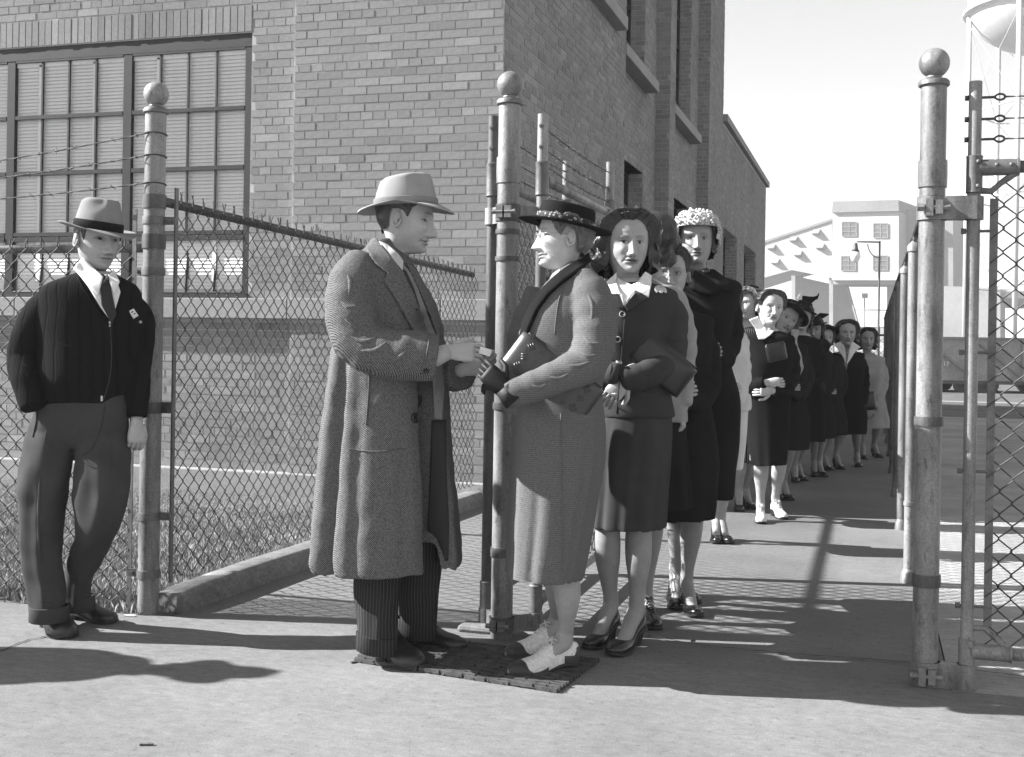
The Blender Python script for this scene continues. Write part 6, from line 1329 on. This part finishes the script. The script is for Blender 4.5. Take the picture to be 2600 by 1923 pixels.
# G: knitted turban, tall, black coat with big button
G_ = woman(5.80, 1767, 611, 'tall woman in a bobbly crocheted cap and heavy black coat', yaw=-4, pitch=2, hs_=1.0, hem=1262, coat='black2', hair='bob', ub=1790, sw=.205, feet=[('m', -.13, .06), ('m', -.03, .10)], hemw=.135, skin=.30, smile=0., lips=.09, vox=.009)
q = MB(); H = G_.H; rr = random.Random(5)
tb = H.shell(lambda a, z: z > .052-.004 or (abs(rig(a)) > .9 and z > .0) or (abs(rig(a)) > 1.2 and z > -.03), .030, G_, 'cap', 'turban', 2, .003)
for i in range(520):
    a_ = rr.uniform(-math.pi, math.pi); z_ = rr.uniform(-.02, .119)
    if (abs(a_) < .95 and z_ < .058) or (abs(a_) < 1.3 and z_ < .02): continue
    tb.sphere(H.surf(a_, z_, .031+rr.uniform(0, .006)), rr.uniform(.0055, .0085), 6, 5)
tb.build('cap', M['turban'], G_.t); tr = bvh(*G_.co)
hug(G_, tr, [(1742, 694), (1765, 686), (1812, 684), (1850, 712), (1862, 742), (1830, 738), (1800, 752), (1760, 740), (1738, 722)], .022, 'coat_collar', 'black2', .012); tr2 = bvh(*G_.co)
c, n = hit(tr2, 1791, 706, .042)
if c is not None: x = nrm(np.cross(n, ZZ)); q.lathe(c, [(.018, -.004), (.019, .003), (.015, .006), (.010, .004), (.004, .004)], 20, (x, np.cross(n, x), n)); q.build('button', M['button'], G_.t, auto=50)
finish(G_)
# H: cream suit, head hidden by the tall woman
H_ = woman(7.35, 1840, 765, 'woman in a cream jacket and skirt standing behind the tall woman in the crocheted cap', hem=1190, jh=1042, coat='pale', hair='bob', ub=1832, sw=.15, aw=.5, feet=[(1800, 1362), (1846, 1374)], hemw=.125, shoes='shoe_black', leg=.30, arms='folded'); finish(H_)
# I: striped dress
I_ = woman(8.95, 1903, 772, 'woman in a black and white striped dress turning to talk', yaw=-50, hem=1172, coat='stripe', hair='curly', hmat='hair_grey', ub=1894, sw=.15, aw=.6, hemw=.13, feet=[(1878, 1300), (1908, 1290)]); fedora(I_, I_.H, 'felt_black', None, .07, 10, -10, .02, .05, (.07, .085), flat=True); finish(I_)
# J: smiling woman with lace collar
J_ = woman(8.45, 1956, 782, 'smiling woman in a black suit with a white lace collar and one white shoe forward', yaw=8, tilt=7, hs_=1.02, smile=1., skin=.42, hem=1180, jh=1010, coat='black', hair='up', hmat='hair', ub=1950, sw=.175, hemw=.125, feet=[(1934, 1331), (1965, 1268)], shoes='shoe_white', skind='oxford', heelh=.04, leg=.34, arms='folded', handcol=.42); tr = bvh(*J_.co)
hug(J_, tr, [(1902, 812), (1925, 803), (1940, 830), (1950, 838), (1966, 818), (1968, 838), (1955, 852), (1940, 862), (1926, 862), (1918, 836)], .018, 'lace_collar', 'lacewhite', .006)
finish(J_); bag_slab(J_, 1971, 895, -.27, .07, .06, .02, .2, 'small black handbag held by the woman in the lace collar', 'bag', False)
# K: black wide brim, curly trimmed coat
K_ = woman(9.5, 1996, 812, 'woman tilting her head under a wide black brim, curly pale trim on her sleeve', yaw=8, tilt=24, hs_=1.05, skin=.30, hem=1140, coat='black2', hair='curly', ub=2000, sw=.17, hemw=.165, feet=[(1960, 1259), (2002, 1267)]); fedora(K_, K_.H, 'felt_black', 'hatband', .058, 12, 10, .075, .07, (.08, .10), 0, .012, flat=True, sidecurl=-.012, taper=.9)
q = MB(); pm = K_.pm; sleeve(q, [K_.W(2018, 838, -.10), K_.W(2015, 865, -.13), K_.W(2022, 905, -.15), K_.W(2026, 935, -.15), K_.W(2010, 962, -.2)], [.03, .032, .035, .036, .034], 20, 12, .1, 3); cloth(q, 'fur_trim', M['fuzzy'], K_.t, .008, 1, 3, ((.006, 1, 60, (1, 1, 1)), (.004, 2, 120, (1, 1, 1)))); finish(K_)
# L: pointed hat
L_ = woman(10.95, 2036, 806, 'woman in a black pointed hat with an upturned tip', yaw=-10, tilt=6, skin=.34, hem=1122, coat='black', hair='bob', ub=2044, sw=.17, hemw=.18, feet=[(2022, 1226), (2046, 1222)], gloved=True); H = L_.H
ho = fedora(L_, H, 'felt_black', 'hatband', .055, 6, 12, .04, .085, (.078, .10), .0, .01, flat=True, taper=.72); q = MB(); pz = L_.W; q.tube([pz(2040, 764), pz(2058, 762), pz(2070, 757), pz(2077, 752), pz(2079, 745)], [.05, .034, .016, .008, .004], 10); q.sphere(pz(2074, 757), .012, 8, 6); q.build('hat_tip', M['felt_black'], ho)
tr = bvh(*L_.co); seam(L_, tr, [(2018, 882), (2028, 876), (2038, 886), (2046, 902)], .007, 'chain', 'metal', .006); finish(L_)
# M: fur collar and feathered hat
M_ = woman(11.3, 2066, 838, 'woman in a dark fur collar and feathered black hat', yaw=-20, skin=.25, hem=1110, coat='black2', hair='bob', ub=2070, sw=.18, hemw=.18, feet=[(2060, 1206), (2080, 1204)], gloved=True); H = M_.H
ho = fedora(M_, H, 'felt_black', 'hatband', .06, 0, 0, .035, .06, (.08, .10), flat=True); q = MB()
for i in range(14): q.tube([H.w(A3(.02+.01*i*.4, .03-.012*i, .12)), H.w(A3(.05+.006*i, .02-.010*i, .150+.004*(i % 3))), H.w(A3(.09, .0-.010*i, .155))], [.008, .007, .003], 5)
q.build('feather', M['felt_black'], ho); q = MB(); q.tube([H.w(A3(.11*math.sin(t), .02+.09*math.cos(t), -.15+.02*math.cos(t))) for t in np.arange(18)*2*math.pi/18], .055, 10, closed=True); cloth(q, 'fur_collar', M['fur'], M_.t, .009, 1, 5, ((.007, 1, 70, (1, 1, 1)), (.004, 2, 140, (1, 1, 1)))); finish(M_)
# N: round black hat
N_ = woman(12.0, 2092, 859, 'smiling woman in a round black hat with the brim turned up, dark fur-front coat', yaw=10, tilt=4, skin=.33, smile=.7, hem=1104, coat='fur', hair='bob', ub=2106, sw=.175, hemw=.165, feet=[(2088, 1204), (2112, 1196)]); fedora(N_, N_.H, 'felt_black', 'hatband', .066, 14, 0, .055, .05, (.08, .10), -.02, .01, flat=True, sidecurl=-.02); finish(N_)
# O: white lapels
O_ = woman(12.3, 2150, 846, 'bareheaded woman in a black suit with broad white lapels', yaw=-6, hs_=1.08, skin=.34, smile=.6, hem=1103, coat='black', hair='curly', ub=2158, sw=.18, hemw=.155, feet=[(2122, 1165), (2142, 1193)], arms='down'); tr = bvh(*O_.co)
hug(O_, tr, [(2118, 874), (2138, 866), (2146, 886), (2148, 922), (2140, 906)], .016, 'lapel', 'shirt', .006); hug(O_, tr, [(2162, 866), (2186, 882), (2172, 892), (2160, 912), (2150, 926), (2156, 890)], .016, 'lapel', 'shirt', .006); hug(O_, tr, [(2140, 872), (2162, 872), (2156, 900), (2150, 940), (2143, 930), (2142, 896)], .010, 'blouse', 'vest', .004); finish(O_)
# P: pale coat at the end
P_ = woman(13.4, 2202, 862, 'woman in a pale loose coat at the end of the queue', yaw=-8, hs_=1.03, skin=.27, smile=.1, hem=1088, coat='pale2', hair='curly', ub=2212, sw=.185, hemw=.20, feet=[(2196, 1167), (2214, 1150)], arms='low'); finish(P_); bag_slab(P_, 2198, 1020, -.30, .11, .10, .03, .1, 'big soft dark handbag held low by the woman in the pale coat', 'bag', False)
# ---------------------------------------------------------------- rubber link mat
M['rubber'] = mk('old_tyre_rubber', .06, .4, 20, 120, .75, 0, .4, .4, 120)
g4 = [ground(u, v) for u, v in ((896, 1682), (1416, 1762), (1524, 1682), (1010, 1612))]
mt = thing('door_mat', (g4[0]+g4[2])/2, 'worn rubber link mat under the couple by the gate post', 'mat')
X_ = (g4[1]-g4[0]); Y_ = (g4[3]-g4[0]); Y2 = (g4[2]-g4[1]); q = MB(); nx, ny = 9, 30; rr = random.Random(3); q2 = MB()
for j in range(ny):
    for i in range(nx+1):
        s0 = (i-(.5 if j % 2 else 0))/nx; s1 = s0+1/nx; s0, s1 = max(0, s0+.006), min(1, s1-.006)
        if s1-s0 < .02: continue
        t = (j+.5)/ny; lerp = lambda s: g4[0]+X_*s+(Y_*(1-s)+Y2*s)*t
        a, b = lerp(s0), lerp(s1); c = (a+b)/2+ZZ*(.009+rr.uniform(-.003, .005)); ux = nrm(b-a); (q if j > 2 else q2).box(c, (np.linalg.norm(b-a)/2, np.linalg.norm(Y_)/ny*.36, .0075), (ux, np.cross(ZZ, ux), ZZ))
tag(q.build('rubber_link', M['rubber'], mt, smooth=False), kind='stuff'); tag(q2.build('rubber_link', M['rubber'], mt, smooth=False), kind='stuff')
for s in np.linspace(.04, .96, 14):
    q = MB(); q.tube([g4[0]+X_*s+ZZ*.007-(Y_*(1-s)+Y2*s)*.004, g4[0]+X_*s+(Y_*(1-s)+Y2*s)*1.004+ZZ*.007], .0028, 5); q.build('rod', M['wire'], mt)
# litter
for i, (u, v, l, a) in enumerate(((372, 1893, .04, .4), (896, 1684, .02, 1), (330, 1566, .05, .2), (10, 1520, .03, .7), (1760, 1630, .018, .9))):
    p = ground(u, v); q = MB(); q.box(p+ZZ*.004, (l/2, .006, .003), (A3(math.cos(a), math.sin(a), 0), A3(-math.sin(a), math.cos(a), 0), ZZ)); tag(q.build('litter', M['paper' if i in (2, 3) else 'soil'], smooth=False), ['burnt match lying on the bright sidewalk', 'small dark chip by the corner of the rubber mat', 'crumpled white paper scrap at the foot of the gate post', 'white scrap caught in the lawn edge', 'dark pebble on the shaded walkway'][i], 'litter')
# two bystanders beside the frame, who throw the shadows across the left of the sidewalk
def bystander(src_fig, dx, dy, rz, label):
    root = src_fig.t; b = Vector(root.location); r = root.copy(); COL.objects.link(r); r['label'] = label; WP[r.name] = tuple(root.location); r.location = (b[0]+dx, b[1]+dy, 0); r.rotation_euler = (0, 0, rz)
    for ch in list(root.children):
        c = ch.copy(); COL.objects.link(c); c.parent = r; c.matrix_parent_inverse = ch.matrix_parent_inverse.copy()
        for g in list(ch.children): e = g.copy(); COL.objects.link(e); e.parent = c; e.matrix_parent_inverse = g.matrix_parent_inverse.copy()
    return r
tip = ground(640, 1722); hz_ = 1.86; sh = hz_/math.tan(SUN_EL); p = tip-A3(math.sin(SUN_AZ), -math.cos(SUN_AZ), 0)*sh
bystander(A, p[0]-A.t.location[0], p[1]-A.t.location[1], .9, 'man in a hat waiting on the open sidewalk away from the fence')
bpy.data.scenes.remove(TMP)
